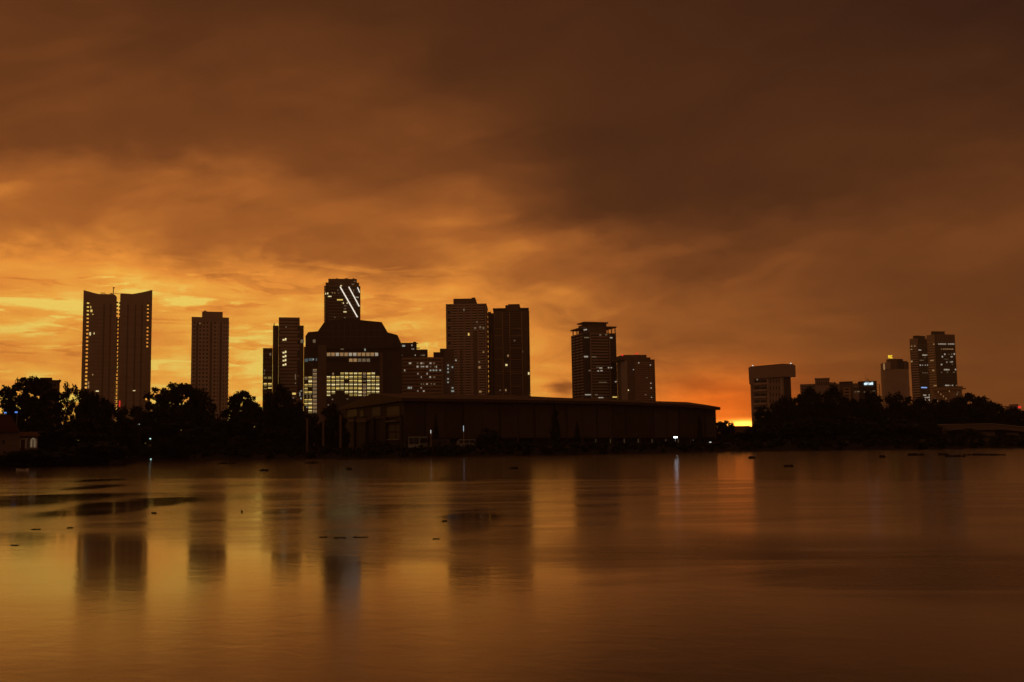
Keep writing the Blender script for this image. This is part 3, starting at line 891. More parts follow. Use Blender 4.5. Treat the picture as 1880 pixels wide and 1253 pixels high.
# ---- G: banded tower
b = Bld('banded_tower', 'tall tower of stacked pale floor bands under a flat rooftop box', 'tower', 820.2, 650, 800, -0.01, None, (893.5, 650))
X = lambda px: b.x(px, 650)
D = 34; zt = b.z(857, 558.2)
box(b.root, 'tower_body', 'grey_glass', 0, b.W, 0, D, 0, zt)
box(b.root, 'penthouse', 'brown_cladding', X(833), X(874), 2, D - 6, zt, b.z(853, 548.6, 2))
box(b.root, 'roof_tank', 'brown_cladding', X(867), X(873), 3, 8, b.z(853, 548.6, 2), b.z(870, 546.6, 3))
p = 4.75 * 800 / F_PX
n = int((zt - 2) / p)
for k in range(n):
    z1 = zt - .1 - k * p
    b.fb('floor_band', 'pale_concrete', 'F', X(823) if k % 3 else X(828), X(890), z1 - p * .5, z1, -.3, .4)
    if k % 2 == 0:
        b.fb('floor_band', 'tan_render', 'R', .6, D - .6, z1 - p * .9, z1, -.3, .35)
b.piers('concrete', 'F', [X(q) for q in (821, 829.5, 841, 853, 866, 878, 892.5)], 1.4, 0, zt, .55)
b.fb('shaft_recess', 'brown_cladding', 'F', X(869.5), X(876.5), 0, b.z(870, 608), .2, .62)
b.fb('shaft_recess', 'brown_cladding', 'F', X(845), X(849), 0, b.z(870, 640), .2, .62)
O, s_ = (780, 520), 3.686
b.lit('F', O, s_, [(297, 348, 9, 16)], 'lit_yellow', o1=.7)
b.lit('F', O, s_, [(370, 572, 14, 14), (375, 735, 16, 12), (397, 468, 10, 8)], 'lit_amber', o1=.75)
b.lit('F', O, s_, [(265, 182, 8, 16), (368, 535, 10, 12), (340, 305, 14, 12), (375, 300, 12, 14), (397, 305, 12, 14), (352, 265, 10, 8)], 'lit_dim', o1=.75)
b.lit('F', O, s_, [(210, 523, 7, 10), (187, 568, 9, 11)], 'lit_cool', o1=.75)

# ---- H: tower with bronze ribs
b = Bld('ribbed_tower', 'brown tower with pale vertical ribs and open roof frame next to the banded tower', 'tower', 907.0, 650, 850, 0.0, None, (969.6, 650))
X = lambda px: b.x(px, 650)
D = 26; zt = b.z(935, 571)
box(b.root, 'tower_body', 'brown_cladding', 0, b.W, 0, D, 0, zt)
box(b.root, 'recessed_wing', 'dark_cladding', X(896.5), 0, 5, D, 0, b.z(901, 575.5, 5))
box(b.root, 'wing_cap', 'dark_cladding', X(896.5), X(902), 6, D - 4, b.z(901, 575.5, 5), b.z(901, 572.6, 5))
box(b.root, 'penthouse', 'brown_cladding', X(929), X(956), 1.0, D - 5, zt, b.z(942, 560.5, 1))
box(b.root, 'penthouse_roof', 'dark_cladding', X(935), X(955.6), 2.0, D - 7, b.z(942, 560.5, 1), b.z(942, 558.8, 2))
mb = MB(); mb.prism_y([(X(934), b.z(936, 558)), (X(957), b.z(957, 563.6)), (X(957), b.z(957, 564.4)), (X(934), b.z(936, 559))], 1.0, 4.0); mb.build('slanted_canopy', 'dark_cladding', b.root)
for x0, x1 in ((906, 930), (955, 972.5)):
    box(b.root, 'roof_slab', 'dark_cladding', X(x0), X(x1), -.4, D, b.z(918, 568.2), b.z(918, 566.3))
    for q in np.linspace(x0 + .6, x1 - 1.6, 5):
        box(b.root, 'roof_post', 'dark_cladding', X(q), X(q + .7), 0, .8, zt, b.z(918, 568.2))
for q in (922.6, 935.6, 958.0):
    b.fb('vertical_rib', 'trim_bronze', 'F', X(q), X(q) + .75, 0, zt - 1.2, -.2, 1.0)
b.fb('vertical_rib', 'trim_bronze', 'F', X(902), X(902) + .5, 0, b.z(901, 612), -5.2, -4.4)
for k, y in enumerate((604, 617, 639.5, 660.5, 686, 709.5)):
    for x0, x1 in ((908, 922.4), (938, 957.6)):
        b.pb('horizontal_rib', 'trim_bronze', 'F', x0, y - .55, x1, y + .55, -.2, .7)
    if k == 4:
        b.pb('horizontal_rib', 'trim_bronze', 'F', 908, y - 4.4, 957.6, y - 3.4, -.2, .6)
p = 4.6 * 850 / F_PX
for k in range(int(zt / p)):
    z1 = zt - k * p
    b.fb('balcony', 'brown_cladding', 'R', 1, D - 2, z1 - p * .5, z1, -.3, 1.6)
    b.fb('balcony', 'brown_cladding', 'F', X(961), b.W - .2, z1 - p * .45, z1, -.2, .45)
    b.fb('floor_line', 'dark_cladding', 'F', X(923.8), X(935.4), z1 - .9, z1, -.2, .12)
    b.fb('floor_line', 'dark_cladding', 'F', X(938), X(957.6), z1 - .9, z1, -.2, .12)
b.lit('F', (780, 520), 3.686, [(563, 492, 9, 14), (548, 725, 9, 14)], 'lit_amber', o1=.5)
b.lit('F', (780, 520), 3.686, [(552, 555, 13, 12), (703, 612, 9, 16)], 'lit_cream', o1=.6)
b.lit('F', (780, 520), 3.686, [(607, 390, 9, 8), (510, 725, 8, 8), (660, 465, 8, 12)], 'lit_dim', o1=.5)

# ---- I: office tower with oversailing roof slabs
b = Bld('canopy_roof_tower', 'square office tower with oversailing roof slabs and a slatted corner', 'tower', 1073.5, 660, 780, 0.32, None, (1132.0, 660))
X = lambda px: b.x(px, 660)
LY = lambda px: b.hit('L', px, 660)[0]
D = LY(1051.5); zt = b.z(1100, 612)
box(b.root, 'tower_body', 'dark_glass', 0, b.W, 0, D, 0, zt)
p = 5.4 * 780 / F_PX
n = int(zt / p)
for k in range(n):
    z1 = zt - k * p
    b.fb('floor_slat', 'pale_concrete', 'L', .3, D - .3, z1 - p * .42, z1, -.3, .8)
    b.fb('floor_band', 'concrete', 'F', X(1086.5), X(1117.5), z1 - p * .52, z1, -.3, .5)
    b.fb('floor_band', 'dark_cladding', 'F', X(1120.5), b.W, z1 - p * .35, z1, -.3, .3)
b.piers('dark_cladding', 'L', [D * .02, D * .34, D * .66, D * .98], 1.2, 0, zt, 1.0)
b.fb('vertical_rib', 'concrete', 'F', X(1083.5), X(1085.5), 0, zt, -.2, 1.0)
b.fb('vertical_rib', 'concrete', 'F', X(1118.5), X(1120), 0, zt, -.2, 1.0)
zc = b.z(1100, 594.3)
box(b.root, 'crown_block', 'brown_cladding', X(1082), X(1116), 1.0, D - 4, zt, zc)
box(b.root, 'roof_slab', 'brown_cladding', X(1072), X(1117), -1.5, D * .5, zc, zc + 1.0)
z2 = b.z(1126, 602.3)
box(b.root, 'roof_slab', 'brown_cladding', X(1115.6), X(1132.8), -.8, D - 1, z2, z2 + 1.0)
box(b.root, 'roof_slab', 'brown_cladding', -1.2, X(1082), 1, D + .6, z2 - .6, z2 + .4)
for q in (1117.5, 1124, 1130.5):
    box(b.root, 'roof_post', 'brown_cladding', X(q), X(q) + .6, .2, .9, zt, z2)
for q in (.04, .3, .62, .95):
    box(b.root, 'roof_post', 'brown_cladding', .1, .8, D * q, D * q + .7, zt, z2 - .6)
O, s_ = (1020, 560), 4.178
b.lit('F', O, s_, [(222, 192, 10, 9), (235, 190, 8, 9)], 'lit_white', o1=.6, off=-.9)
b.lit('F', O, s_, [(422, 253, 22, 9), (232, 398, 28, 10), (345, 485, 20, 8), (325, 508, 10, 8), (350, 506, 14, 8), (405, 483, 8, 8), (460, 590, 10, 8), (425, 483, 8, 8), (246, 690, 42, 7), (345, 712, 36, 6)], 'lit_white', o1=.9)
b.lit('F', O, s_, [(452, 708, 30, 8)], 'lit_yellow', o1=.9)
b.lit('F', O, s_, [(387, 230, 10, 10), (342, 232, 12, 8), (260, 505, 12, 8), (290, 400, 40, 6), (310, 690, 20, 6), (236, 252, 34, 8), (360, 595, 60, 4), (320, 480, 14, 5)], 'lit_dim', o1=.9)

# ---- J: broad tower with red beacons
b = Bld('beacon_tower', 'squat broad tower with red roof beacons beside the slab-roofed office tower', 'tower', 1150.0, 700, 760, 0.16, None, (1203.0, 700))
X = lambda px: b.x(px, 700)
D = b.hit('L', 1133.5, 700)[0]; zt = b.z(1176, 660.5)
box(b.root, 'tower_body', 'brown_cladding', 0, b.W, 0, D, 0, zt)
box(b.root, 'stepped_roof', 'brown_cladding', X(1140), X(1196.5), 1.5, D, zt, b.z(1176, 656.6, 1.5))
box(b.root, 'penthouse', 'brown_cladding', X(1146), X(1190.5), 3, D - 2, zt + .2, b.z(1176, 651.8, 3))
p = 3.6 * 760 / F_PX
for k in range(int(zt / p)):
    z1 = zt - 2.0 - k * p
    if z1 < p: break
    b.fb('floor_band', 'tan_render', 'F', X(1166), X(1200), z1 - p * .5, z1, -.3, .3)
    b.fb('floor_band', 'concrete', 'L', D * .55, D - .2, z1 - p * .5, z1, -.3, .3)
b.fb('side_wall', 'pale_concrete', 'L', .2, D * .5, 0, zt - 1, -.3, .5)
b.fb('corner_pier', 'pale_concrete', 'F', 0.1, X(1151.5), 0, zt - .5, -.3, .5)
b.fb('corner_pier', 'concrete', 'F', X(1201.4), b.W - .1, 0, zt - .5, -.3, .5)
b.lit('F', O, s_, [(637, 445, 8, 8), (727, 462, 7, 7), (597, 497, 6, 6), (730, 602, 7, 8), (732, 638, 7, 8), (735, 710, 8, 5)], 'lit_white', o1=.5)
b.lit('F', O, s_, [(558, 655, 7, 7)], 'lit_cream', o1=.5)
b.lit('F', O, s_, [(690, 690, 10, 6), (700, 560, 8, 5)], 'lit_dim', o1=.5)
for q, y in ((1142.6, 653.2), (1169, 650.2)):
    xx, zz = b.hit('F', q, y, 3); mb = MB(); mb.tube([(xx, 3, zz - 1.2), (xx, 3, zz)], [.2, .2], 6); mb.box(xx - .6, xx + .6, 2.4, 3.6, zz - .2, zz + .9, 1)
    mb.build('beacon', ['steel', 'lamp_red'], b.root)

# ---- K: concrete block with overhanging top box
b = Bld('overhang_block', 'concrete tower block with a heavy overhanging top box by the bright horizon', 'building', 1438.5, 720, 540, 0.62, None, (1452.8, 720))
X = lambda px: b.x(px, 720)
LY = lambda px: b.hit('L', px, 720)[0]
D = LY(1379.2); zt = b.hit('L', 1410, 690)[1]
box(b.root, 'shaft', 'concrete', 0, b.W, 0, D, 0, zt)
b.fb('stair_recess', 'dark_cladding', 'F', .6, b.W - .4, 4, zt - .2, -.2, .15)
z0 = b.hit('L', 1432, 692.5)[1]; z1 = b.hit('L', 1432, 670.3)[1]
ov = 1.2
dB = b.hit('L', 1374.5, 684, -ov)[0]; wB = b.x(1460.8, 684, -ov)
box(b.root, 'top_box', 'concrete', -ov, wB, -ov, dB, z0, z1)
box(b.root, 'top_box_lip', 'concrete', -ov + .1, 3.5, dB - 3.2, dB - .02, z0 - 3.0, z0)
box(b.root, 'roof_kerb', 'dark_cladding', -ov + .6, wB - .8, -ov + .6, dB - .6, z1, z1 + .45)
for q, y in ((1382, 675), (1452, 671)):
    hh = b.hit('L', q, y, -ov) if q < 1433 else None
    pos = (-ov, hh[0], hh[1]) if hh else (b.x(q, y, -ov), -ov, b.z(q, y, -ov))
    mb = MB(); mb.tube([(pos[0], pos[1], z1), (pos[0], pos[1], z1 + .8)], [.06, .06], 5); mb.box(pos[0] - .25, pos[0] + .25, pos[1] - .25, pos[1] + .25, z1 + .6, z1 + 1.0, 1)
    mb.build('roof_lamp', ['steel', 'lamp_pale'], b.root)
yy = 700.5
first = True
while yy < 790:
    for a0, a1 in ((1385, 1395), (1396.2, 1408)):
        o = b.pb('window_recess', 'dark_glass', 'L', a0, yy - 2.4, a1, yy + 2.4, -.2, .08)
    b.pb('balcony', 'pale_concrete', 'L', 1384, yy + 2.8, 1409, yy + 6.2, -.2, 1.0)
    for q in (1414, 1419.5, 1425, 1430):
        b.pb('slit_window', 'dark_glass', 'L', q, yy - 3.5, q + 1.3, yy + 2.5, -.2, .06)
    yy += 12.3
b.piers('pale_concrete', 'L', [LY(q) for q in (1380.3, 1411, 1436)], .9, 0, zt, .5)
b.lit('L', (1300, 620), 5.22, [(472, 404, 14, 14)], 'lit_dim', o1=.2)

# ---- L: low institutional block with the lit sign
b = Bld('sign_block', 'low stepped block carrying a lit blue-white name sign above the tree line', 'building', 1469, 715, 480, -0.31, None, (1616, 715))
X = lambda px: b.x(px, 715)
Z = lambda px, py, off=0.0: b.z(px, py, off)
box(b.root, 'left_wing', 'concrete', 0, X(1497), 1, 16, 0, Z(1483, 705.3))
box(b.root, 'raised_hall', 'concrete', X(1497), X(1523), 0, 18, 0, Z(1510, 696.3))
box(b.root, 'hall_cornice', 'concrete', X(1496.6), X(1524), -.5, 18.5, Z(1510, 696.3), Z(1510, 694.9))
for k in range(6):
    box(b.root, 'merlon', 'concrete', X(1497.2) + k * 1.25, X(1497.2) + k * 1.25 + .6, -.45, .2, Z(1510, 694.9), Z(1510, 694.0))
mb = MB(); mb.prism_y([(X(1523), 0), (X(1523), Z(1524, 701.7)), (X(1531), Z(1531, 702.6)), (X(1542), Z(1542, 705.5)), (X(1542), 0)], .6, 15); mb.build('link_wing', 'concrete', b.root)
box(b.root, 'middle_block', 'brown_cladding', X(1542), X(1566), .2, 15, 0, Z(1554, 702.0))
box(b.root, 'middle_roof', 'dark_cladding', X(1541.4), X(1566.4), -.3, 15, Z(1554, 702.0), Z(1554, 700.9))
box(b.root, 'stair_block', 'tan_render', X(1548.5), X(1561), -.8, .2, 0, Z(1554, 712))
box(b.root, 'link_block', 'concrete', X(1566), X(1577), .8, 14, 0, Z(1571, 703.9))
box(b.root, 'sign_tower', 'dark_cladding', X(1577), X(1610), 0, 14, 0, Z(1593, 701.0))
box(b.root, 'roof_edge', 'dark_cladding', X(1576.6), X(1610.4), -.3, 14, Z(1593, 701.0), Z(1593, 700.2))
for y in (705.4, 711, 716.5, 722):
    box(b.root, 'frame_beam', 'brown_cladding', X(1610), X(1615.6), .4, 1.0, Z(1612, y + .6), Z(1612, y))
box(b.root, 'frame_post', 'brown_cladding', X(1614.6), X(1615.8), .4, 1.0, 0, Z(1612, 705.4))
mb = MB(); mb.tube([(X(1591.3), 4, Z(1591, 700)), (X(1591.2), 4, Z(1591, 686))], [.12, .05], 5); mb.tube([(X(1594.8), 4, Z(1591, 700.5)), (X(1594.8), 4, Z(1591, 695.5))], [.3, .2], 5); mb.build('antenna', 'steel', b.root)
for r_ in range(3):
    for q in range(1472, 1496, 5):
        b.pb('window', 'dark_glass', 'F', q, 708.5 + r_ * 5, q + 3, 711.5 + r_ * 5, -.2, .06, 1)
    for q in (1526, 1531, 1536):
        b.pb('window', 'dark_glass', 'F', q, 708.5 + r_ * 5, q + 3, 711.0 + r_ * 5, -.2, .06, .6)
    b.pb('window', 'dark_glass', 'F', 1551, 713.5 + r_ * 6, 1558.6, 716.5 + r_ * 6, -.1, .08, -.8)
for q in range(1500, 1522, 4):
    b.pb('window', 'dark_glass', 'F', q, 701, q + 1.8, 708, -.2, .06)
b.pb('window_band', 'dark_glass', 'F', 1567, 712, 1609, 714.6, -.5, .10)
b.lit('F', (1570, 640), 12.53, [(315, 1003, 70, 14)], 'lit_yellow', o1=.15)
b.lit('F', (1570, 640), 12.53, [(75, 995, 60, 20), (215, 1003, 26, 20), (430, 980, 70, 10), (345, 1070, 40, 20), (5, 1000, 20, 20)], 'lit_dim', o1=.15)


def text(bl, s, x, y, z, h, w, mname, name='sign_lettering', bold=0.0, ext=0.12):
    cu = bpy.data.curves.new(name, 'FONT')
    cu.body = s; cu.size = 1.0; cu.extrude = 0.06; cu.offset = bold
    tmp = bpy.data.objects.new('tmp', cu); COL.objects.link(tmp)
    dg = bpy.context.evaluated_depsgraph_get()
    me = bpy.data.meshes.new_from_object(tmp.evaluated_get(dg))
    bpy.data.objects.remove(tmp)
    co = np.empty(len(me.vertices) * 3); me.vertices.foreach_get('co', co); co = co.reshape(-1, 3)
    mn, mx = co.min(0), co.max(0)
    q = np.empty_like(co)
    q[:, 0] = (co[:, 0] - mn[0]) / (mx[0] - mn[0]) * w
    q[:, 2] = (co[:, 1] - mn[1]) / (mx[1] - mn[1]) * h
    q[:, 1] = -(co[:, 2] - mn[2]) / max(mx[2] - mn[2], 1e-6) * ext
    me.vertices.foreach_set('co', q.ravel())
    me.materials.clear(); me.materials.append(MATS[mname])
    o = obj(name, me, bl.root); o.location = (x, y, z)
    return o


x0, x1 = X(1587), X(1603.2)
text(b, 'mbel onid', x0, -.15, Z(1595, 707.2), Z(1595, 701.6) - Z(1595, 707.2), x1 - x0, 'sign_white', bold=.035)

# ---- M: cylindrical tower with the yellow sign
c = at(1643.3, 700, 900)
root = tag(empty('round_tower', (c.x, c.y, GZ)), 'pale round tower with a yellow lettered sign on its stepped crown', 'tower')


class RT: pass


rt = RT(); rt.root = root
s_m = 900 / F_PX
ZR = lambda py: at(1643, py, 900).z - GZ


def ring(r0, r1, z0, z1, a0=0, a1=2 * math.pi, n=36):
    pts = [(r1 * math.sin(a0 + (a1 - a0) * k / n), -r1 * math.cos(a0 + (a1 - a0) * k / n)) for k in range(n if a1 - a0 > 6.2 else n + 1)]
    mb = MB(); mb.prism_z(pts, z0, z1); return mb


ring(0, 24.2 * s_m, 0, ZR(679.5)).build('drum', 'concrete', root)
ring(0, 23.4 * s_m, ZR(679.5), ZR(667.5)).build('upper_drum', 'brown_cladding', root)
ring(0, 13.2 * s_m, ZR(667.5), ZR(660.2)).build('crown_drum', 'brown_cladding', root)
for k in range(40):
    a = -1.75 + 3.5 * k / 39
    x, y = math.sin(a), -math.cos(a)
    o = box(root, 'mullion_fin', 'pale_concrete', -.35, .35, -.5, .2, 0, ZR(680.5))
    o.location = (x * 24.2 * s_m - .35 * math.cos(a), y * 24.2 * s_m - .35 * math.sin(a), 0); o.rotation_euler = (0, 0, a)
for a, zt_, m_ in ((-1.25, 667.2, 'tan_render'), (-.85, 666.2, 'pale_concrete'), (.55, 665, 'brown_cladding'), (1.0, 666.2, 'dark_cladding'), (0.1, 661.5, 'dark_cladding')):
    o = box(root, 'crown_panel', m_, 0, 1, 0, 1, 0, 1)
    w = 9 * s_m
    o.scale = (w, 1.2, ZR(zt_) - ZR(679)); o.rotation_euler = (0, 0, a)
    o.location = (math.sin(a) * 24.0 * s_m - math.cos(a) * w / 2, -math.cos(a) * 24.0 * s_m - math.sin(a) * w / 2 - .3, ZR(679))
o = box(root, 'lit_panel', 'lit_amber', -23.9 * s_m, -22.0 * s_m, -6.0, -5.0, ZR(679.6), ZR(668.5))
rt.org = root.location
for q in (-9.2, -4.6):
    box(root, 'sign_post', 'steel', q * s_m, q * s_m + .3, -1, -.7, ZR(660.4), ZR(657))
text(rt, 'BOC', -11.2 * s_m, -1.2, ZR(658.6), ZR(652.6) - ZR(658.6), 7.4 * s_m, 'sign_yellow', bold=.045, ext=.4)

# ---- N: the two slatted office towers and the corniced block at their foot
O, s_ = (1660, 600), 8.35
b = Bld('office_tower', 'shorter slat-sided office tower with a small blue light low on its dark face', 'tower', 1688.3, 680, 1130, 0.62, 'slat-sided office towers', (1706.0, 680))
X = lambda px: b.x(px, 680)
D = b.hit('L', 1673.2, 680)[0]
zt = b.hit('L', 1680, 622)[1]
box(b.root, 'tower_body', 'dark_glass', 0, b.W, 0, D, 0, zt)
box(b.root, 'roof_plant', 'dark_cladding', 2, b.W - 1, 2, D * .7, zt, b.z(1694, 617.2, 2))
p = 4.55 * 1130 / F_PX
for k in range(int(zt / p) - 2):
    z1 = zt - 6 - k * p
    b.fb('floor_slat', 'pale_concrete', 'L', .8, D - .8, z1 - p * .5, z1, -.3, .5)
    b.fb('floor_band', 'dark_cladding', 'F', .5, b.W - .5, z1 - p * .4, z1, -.3, .3)
b.fb('parapet_wall', 'concrete', 'L', .2, D - .2, zt - 6, zt + .1, -.3, .6)
b.fb('edge_pier', 'brown_cladding', 'L', 0.05, .8, 0, zt - 6, -.3, .6); b.fb('edge_pier', 'brown_cladding', 'L', D - .8, D - .05, 0, zt - 6, -.3, .6)
b.fb('parapet_wall', 'dark_cladding', 'F', .2, b.W - .2, zt - 5, zt + .1, -.3, .4)
b.lit('F', O, s_, [(238, 360, 36, 14), (285, 437, 16, 18), (305, 437, 16, 18), (325, 437, 14, 18), (350, 435, 14, 18), (245, 592, 12, 22), (280, 592, 8, 14), (322, 592, 10, 16), (360, 590, 14, 24),
                   (300, 1052, 18, 20), (325, 1052, 16, 18), (382, 1050, 14, 20), (322, 1088, 14, 18), (350, 1088, 18, 18), (380, 1086, 18, 24), (320, 1125, 16, 20), (382, 1125, 14, 22)], 'lit_white', o1=.5)
b.lit('F', O, s_, [(245, 517, 12, 14), (265, 517, 12, 14), (290, 517, 12, 12), (285, 710, 14, 12), (320, 710, 14, 12), (350, 710, 10, 10), (315, 475, 10, 10)], 'lit_dim', o1=.5)
b.lit('F', O, s_, [(302, 935, 84, 16)], 'sign_blue', o1=.5)
b.lit('L', O, s_, [(118, 535, 24, 26), (115, 350, 24, 14), (115, 300, 20, 12), (165, 298, 20, 14)], 'lit_amber', o1=.7)

b = Bld('office_tower', 'taller slat-sided office tower, rows of dotted white lights near its top', 'tower', 1719.8, 680, 1100, 0.30, 'slat-sided office towers', (1756.3, 680))
X = lambda px: b.x(px, 680)
D = b.hit('L', 1704.8, 680)[0]
zt = b.z(1738, 614.6)
box(b.root, 'tower_body', 'dark_glass', 0, b.W, 0, D, 0, zt)
box(b.root, 'roof_plant', 'dark_cladding', -1, X(1741), 2, D * .35, zt, b.z(1728, 608.8, 2))
p = 4.55 * 1100 / F_PX
for k in range(int(zt / p) - 2):
    z1 = zt - 8 - k * p
    b.fb('floor_slat', 'pale_concrete', 'L', .8, D - .8, z1 - p * .5, z1, -.3, .5)
    b.fb('floor_band', 'dark_cladding', 'F', .6, b.W - .6, z1 - p * .42, z1, -.3, .3)
b.fb('parapet_wall', 'concrete', 'L', .2, D - .2, zt - 8, zt + .1, -.3, .6)
b.fb('edge_pier', 'brown_cladding', 'L', 0.05, .8, 0, zt - 8, -.3, .6); b.fb('edge_pier', 'brown_cladding', 'L', D - .8, D - .05, 0, zt - 8, -.3, .6)
b.fb('parapet_wall', 'brown_cladding', 'F', .2, b.W - .2, zt - 12, zt + .1, -.3, .45)
b.lit('F', O, s_, [(x, 268, 12, 20) for x in (525, 547, 567, 588, 608, 630, 675, 697, 715, 735, 755)], 'lit_white', o1=.6)
b.lit('F', O, s_, [(x, 346, 10, 14) for x in (600, 622, 643, 664, 685, 706, 728, 743)] + [(570, 346, 10, 12)], 'lit_amber', o1=.6)
b.lit('F', O, s_, [(620, 425, 16, 24), (765, 422, 16, 26), (582, 462, 16, 24), (715, 465, 10, 18), (732, 463, 10, 18), (715, 543, 12, 20), (735, 540, 10, 20), (650, 545, 12, 14), (570, 582, 18, 22),
                   (615, 660, 14, 20), (640, 660, 16, 24), (662, 662, 12, 18), (682, 662, 10, 20), (783, 658, 18, 22), (635, 902, 14, 20), (655, 902, 14, 18), (678, 902, 14, 18), (740, 902, 10, 18)], 'lit_white', o1=.6)
b.lit('F', O, s_, [(685, 425, 10, 12), (725, 425, 8, 26), (570, 702, 14, 12), (660, 700, 12, 16), (700, 902, 12, 14), (720, 902, 10, 14), (800, 902, 10, 18), (640, 500, 60, 6), (760, 700, 26, 10), (735, 580, 10, 14), (690, 545, 10, 10)], 'lit_dim', o1=.6)
b.lit('L', O, s_, [(462, 270, 18, 18), (450, 672, 26, 18), (430, 520, 50, 12), (480, 905, 44, 14)], 'lit_amber', o1=.7)

b = Bld('corniced_block', 'low tan block with a projecting cornice at the foot of the taller slat-sided tower', 'building', 1745.5, 725, 1010, 0.35, None, (1766.5, 725))
D = b.hit('L', 1713, 725)[0]
zt = b.hit('L', 1728, 716.5)[1]
box(b.root, 'block_body', 'tan_render', 0, b.W, 0, D, 0, zt)
box(b.root, 'cornice', 'tan_render', -2.4, b.W + 3.0, -2.4, D, zt, zt + 1.4)
box(b.root, 'attic', 'brown_cladding', -.6, b.W + .6, -.6, D, zt + 1.4, zt + 3.2)
n = 13
for k in range(n):
    a = 1.2 + (D - 2.4) * k / n
    for r_ in range(6):
        b.fb('window', 'lit_amber' if (k * 7 + r_ * 5) % 9 == 0 else 'dark_glass', 'L', a, a + (D - 2.4) / n * .5, zt - 2.6 - r_ * 2.4, zt - 1.0 - r_ * 2.4, -.2, .06)
b.lit('F', O, s_, [(818, 1135, 20, 20)], 'lit_cream', o1=.4)
b.lit('F', O, s_, [(810, 1040, 16, 22), (822, 1005, 10, 12)], 'lit_dim', o1=.4)

# ---- O: small far block at the edge of the frame, and its mast light
b = Bld('distant_block', 'small far block just above the trees beside a red mast light', 'building', 1846, 750, 700, -0.5, None, (1870, 750))
box(b.root, 'block_body', 'concrete', 0, b.W, 0, 12, 0, b.z(1855, 746))
box(b.root, 'upper_floor', 'concrete', b.x(1853, 750), b.W - .2, .5, 11, b.z(1855, 746), b.z(1860, 742.5))
for q in (1849, 1856, 1863):
    b.pb('window', 'dark_glass', 'F', q, 747, q + 3, 749.5, -.2, .08)
c = at(1872, 749, 690)
r_ = tag(empty('mast_light', (c.x, c.y, GZ)), 'red warning light on a mast beside the far block', 'light')
mb = MB(); mb.tube([(0, 0, 0), (0, 0, c.z - GZ)], [.3, .12], 6); mb.build('mast', 'steel', r_)
mb = MB(); mb.box(-.7, .7, -.7, .7, c.z - GZ - .3, c.z - GZ + 1.1); mb.build('lamp', 'lamp_red', r_)

# ------------------------------------------------------------------ the long lakeside hall
Pa, Pb = at(742, 800, 230), at(1316, 800, 262)
thw = math.atan2(Pb.y - Pa.y, Pb.x - Pa.x)
b = Bld('lakeside_hall', 'long low brown hall with a gabled end stretching along the far shore', 'building', 742, 800, 230, thw, None, (1316.4, 790))
X = lambda px: b.x(px, 790)
Wd = b.W
HD = 62.0
PIL = [742.6, 780, 816.6, 850.5, 884, 917.5, 951, 981, 1010.5, 1040, 1069, 1096, 1123, 1148.5, 1174, 1199.5, 1224.6, 1247.5, 1271, 1294.5, 1316]


def etop(px):      # underside of the eave along the wall, photo row
    return np.interp(px, [742, 1100, 1240, 1316], [736.5, 742.0, 747.0, 753.0])


zc0 = b.z(900, 806.5)
for k in range(len(PIL) - 1):
    a0, a1 = X(PIL[k]), X(PIL[k + 1])
    zl = min(b.z(PIL[k], etop(PIL[k])), b.z(PIL[k + 1], etop(PIL[k + 1]))) - .02
    zb = b.z(PIL[k], 805.5 - .003 * (PIL[k] - 742))
    dz = random.uniform(0, .06)
    box(b.root, 'wall_panel', random.choice(('panel_brown', 'panel_brown', 'panel_brown_worn')), a0 + .22, a1 - .22, -.10 - dz, .5, zb, zl)
    box(b.root, 'pilaster', 'dark_timber' if k % 2 else 'dark_cladding', a0 - .22, a0 + .22, -.02, .5, 0, zl)
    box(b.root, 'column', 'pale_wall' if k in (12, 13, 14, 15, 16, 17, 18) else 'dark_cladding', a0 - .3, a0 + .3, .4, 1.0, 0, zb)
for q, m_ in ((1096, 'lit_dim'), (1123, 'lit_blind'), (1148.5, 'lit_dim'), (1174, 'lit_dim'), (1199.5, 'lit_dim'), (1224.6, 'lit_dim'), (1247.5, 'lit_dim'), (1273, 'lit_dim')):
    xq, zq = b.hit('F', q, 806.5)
    box(b.root, 'column_glow', m_, xq - .16, xq + .16, .32, .46, zq - .9, zq)  # small glowing blocks added in place of lamplight falling on the columns
box(b.root, 'inner_wall', 'dark_cladding', .5, Wd, 3.0, 3.4, 0, b.z(1316, 754))
box(b.root, 'end_wall', 'panel_brown', Wd - .4, Wd, .5, HD * .8, 0, b.z(1316, 753.5))
# roof: eave along the front, ridge behind, hipped down at the far end
tops = [(742, 722.6, 27), (940, 726.2, 27), (1020, 730.2, 27), (1100, 732.6, 27), (1203, 736.8, 25), (1262, 738.6, 18), (1300, 744.0, 8), (1317.5, 747.2, 1)]
v, f = [], []
apx = b.hit('L', 690, 722.2)
v_e = []
for px, py, off in tops:
    off2 = apx[0] if off == 27 else off
    a = b.x(px, 760) if px > 742 else -1.0
    ze = b.z(px, etop(min(px, 1316)), -1.4)
    xr, zr = b.hit('F', px, py, off2)
    v_e.append((a, -1.4, ze, xr if px > 742 else -1.0, off2, zr))
mb = MB()
for (ax, ay, az_, rx, ry, rz) in v_e:
    mb.v += [(ax, ay, az_), (ax, ay, az_ + .7), (rx, ry, max(rz, az_ + .72)), (rx, HD + 2, az_ + .7), (rx, HD + 2, az_)]
for k in range(len(v_e) - 1):
    for j in range(5):
        q = (j + 1) % 5
        mb.f.append((k * 5 + j, (k + 1) * 5 + j, (k + 1) * 5 + q, k * 5 + q)); mb.mi.append(0)
mb.f.append((0, 1, 2, 3, 4)); mb.mi.append(0)
e = (len(v_e) - 1) * 5
mb.f.append((e + 4, e + 3, e + 2, e + 1, e)); mb.mi.append(0)
mb.build('roof', 'roof_sheet', b.root)
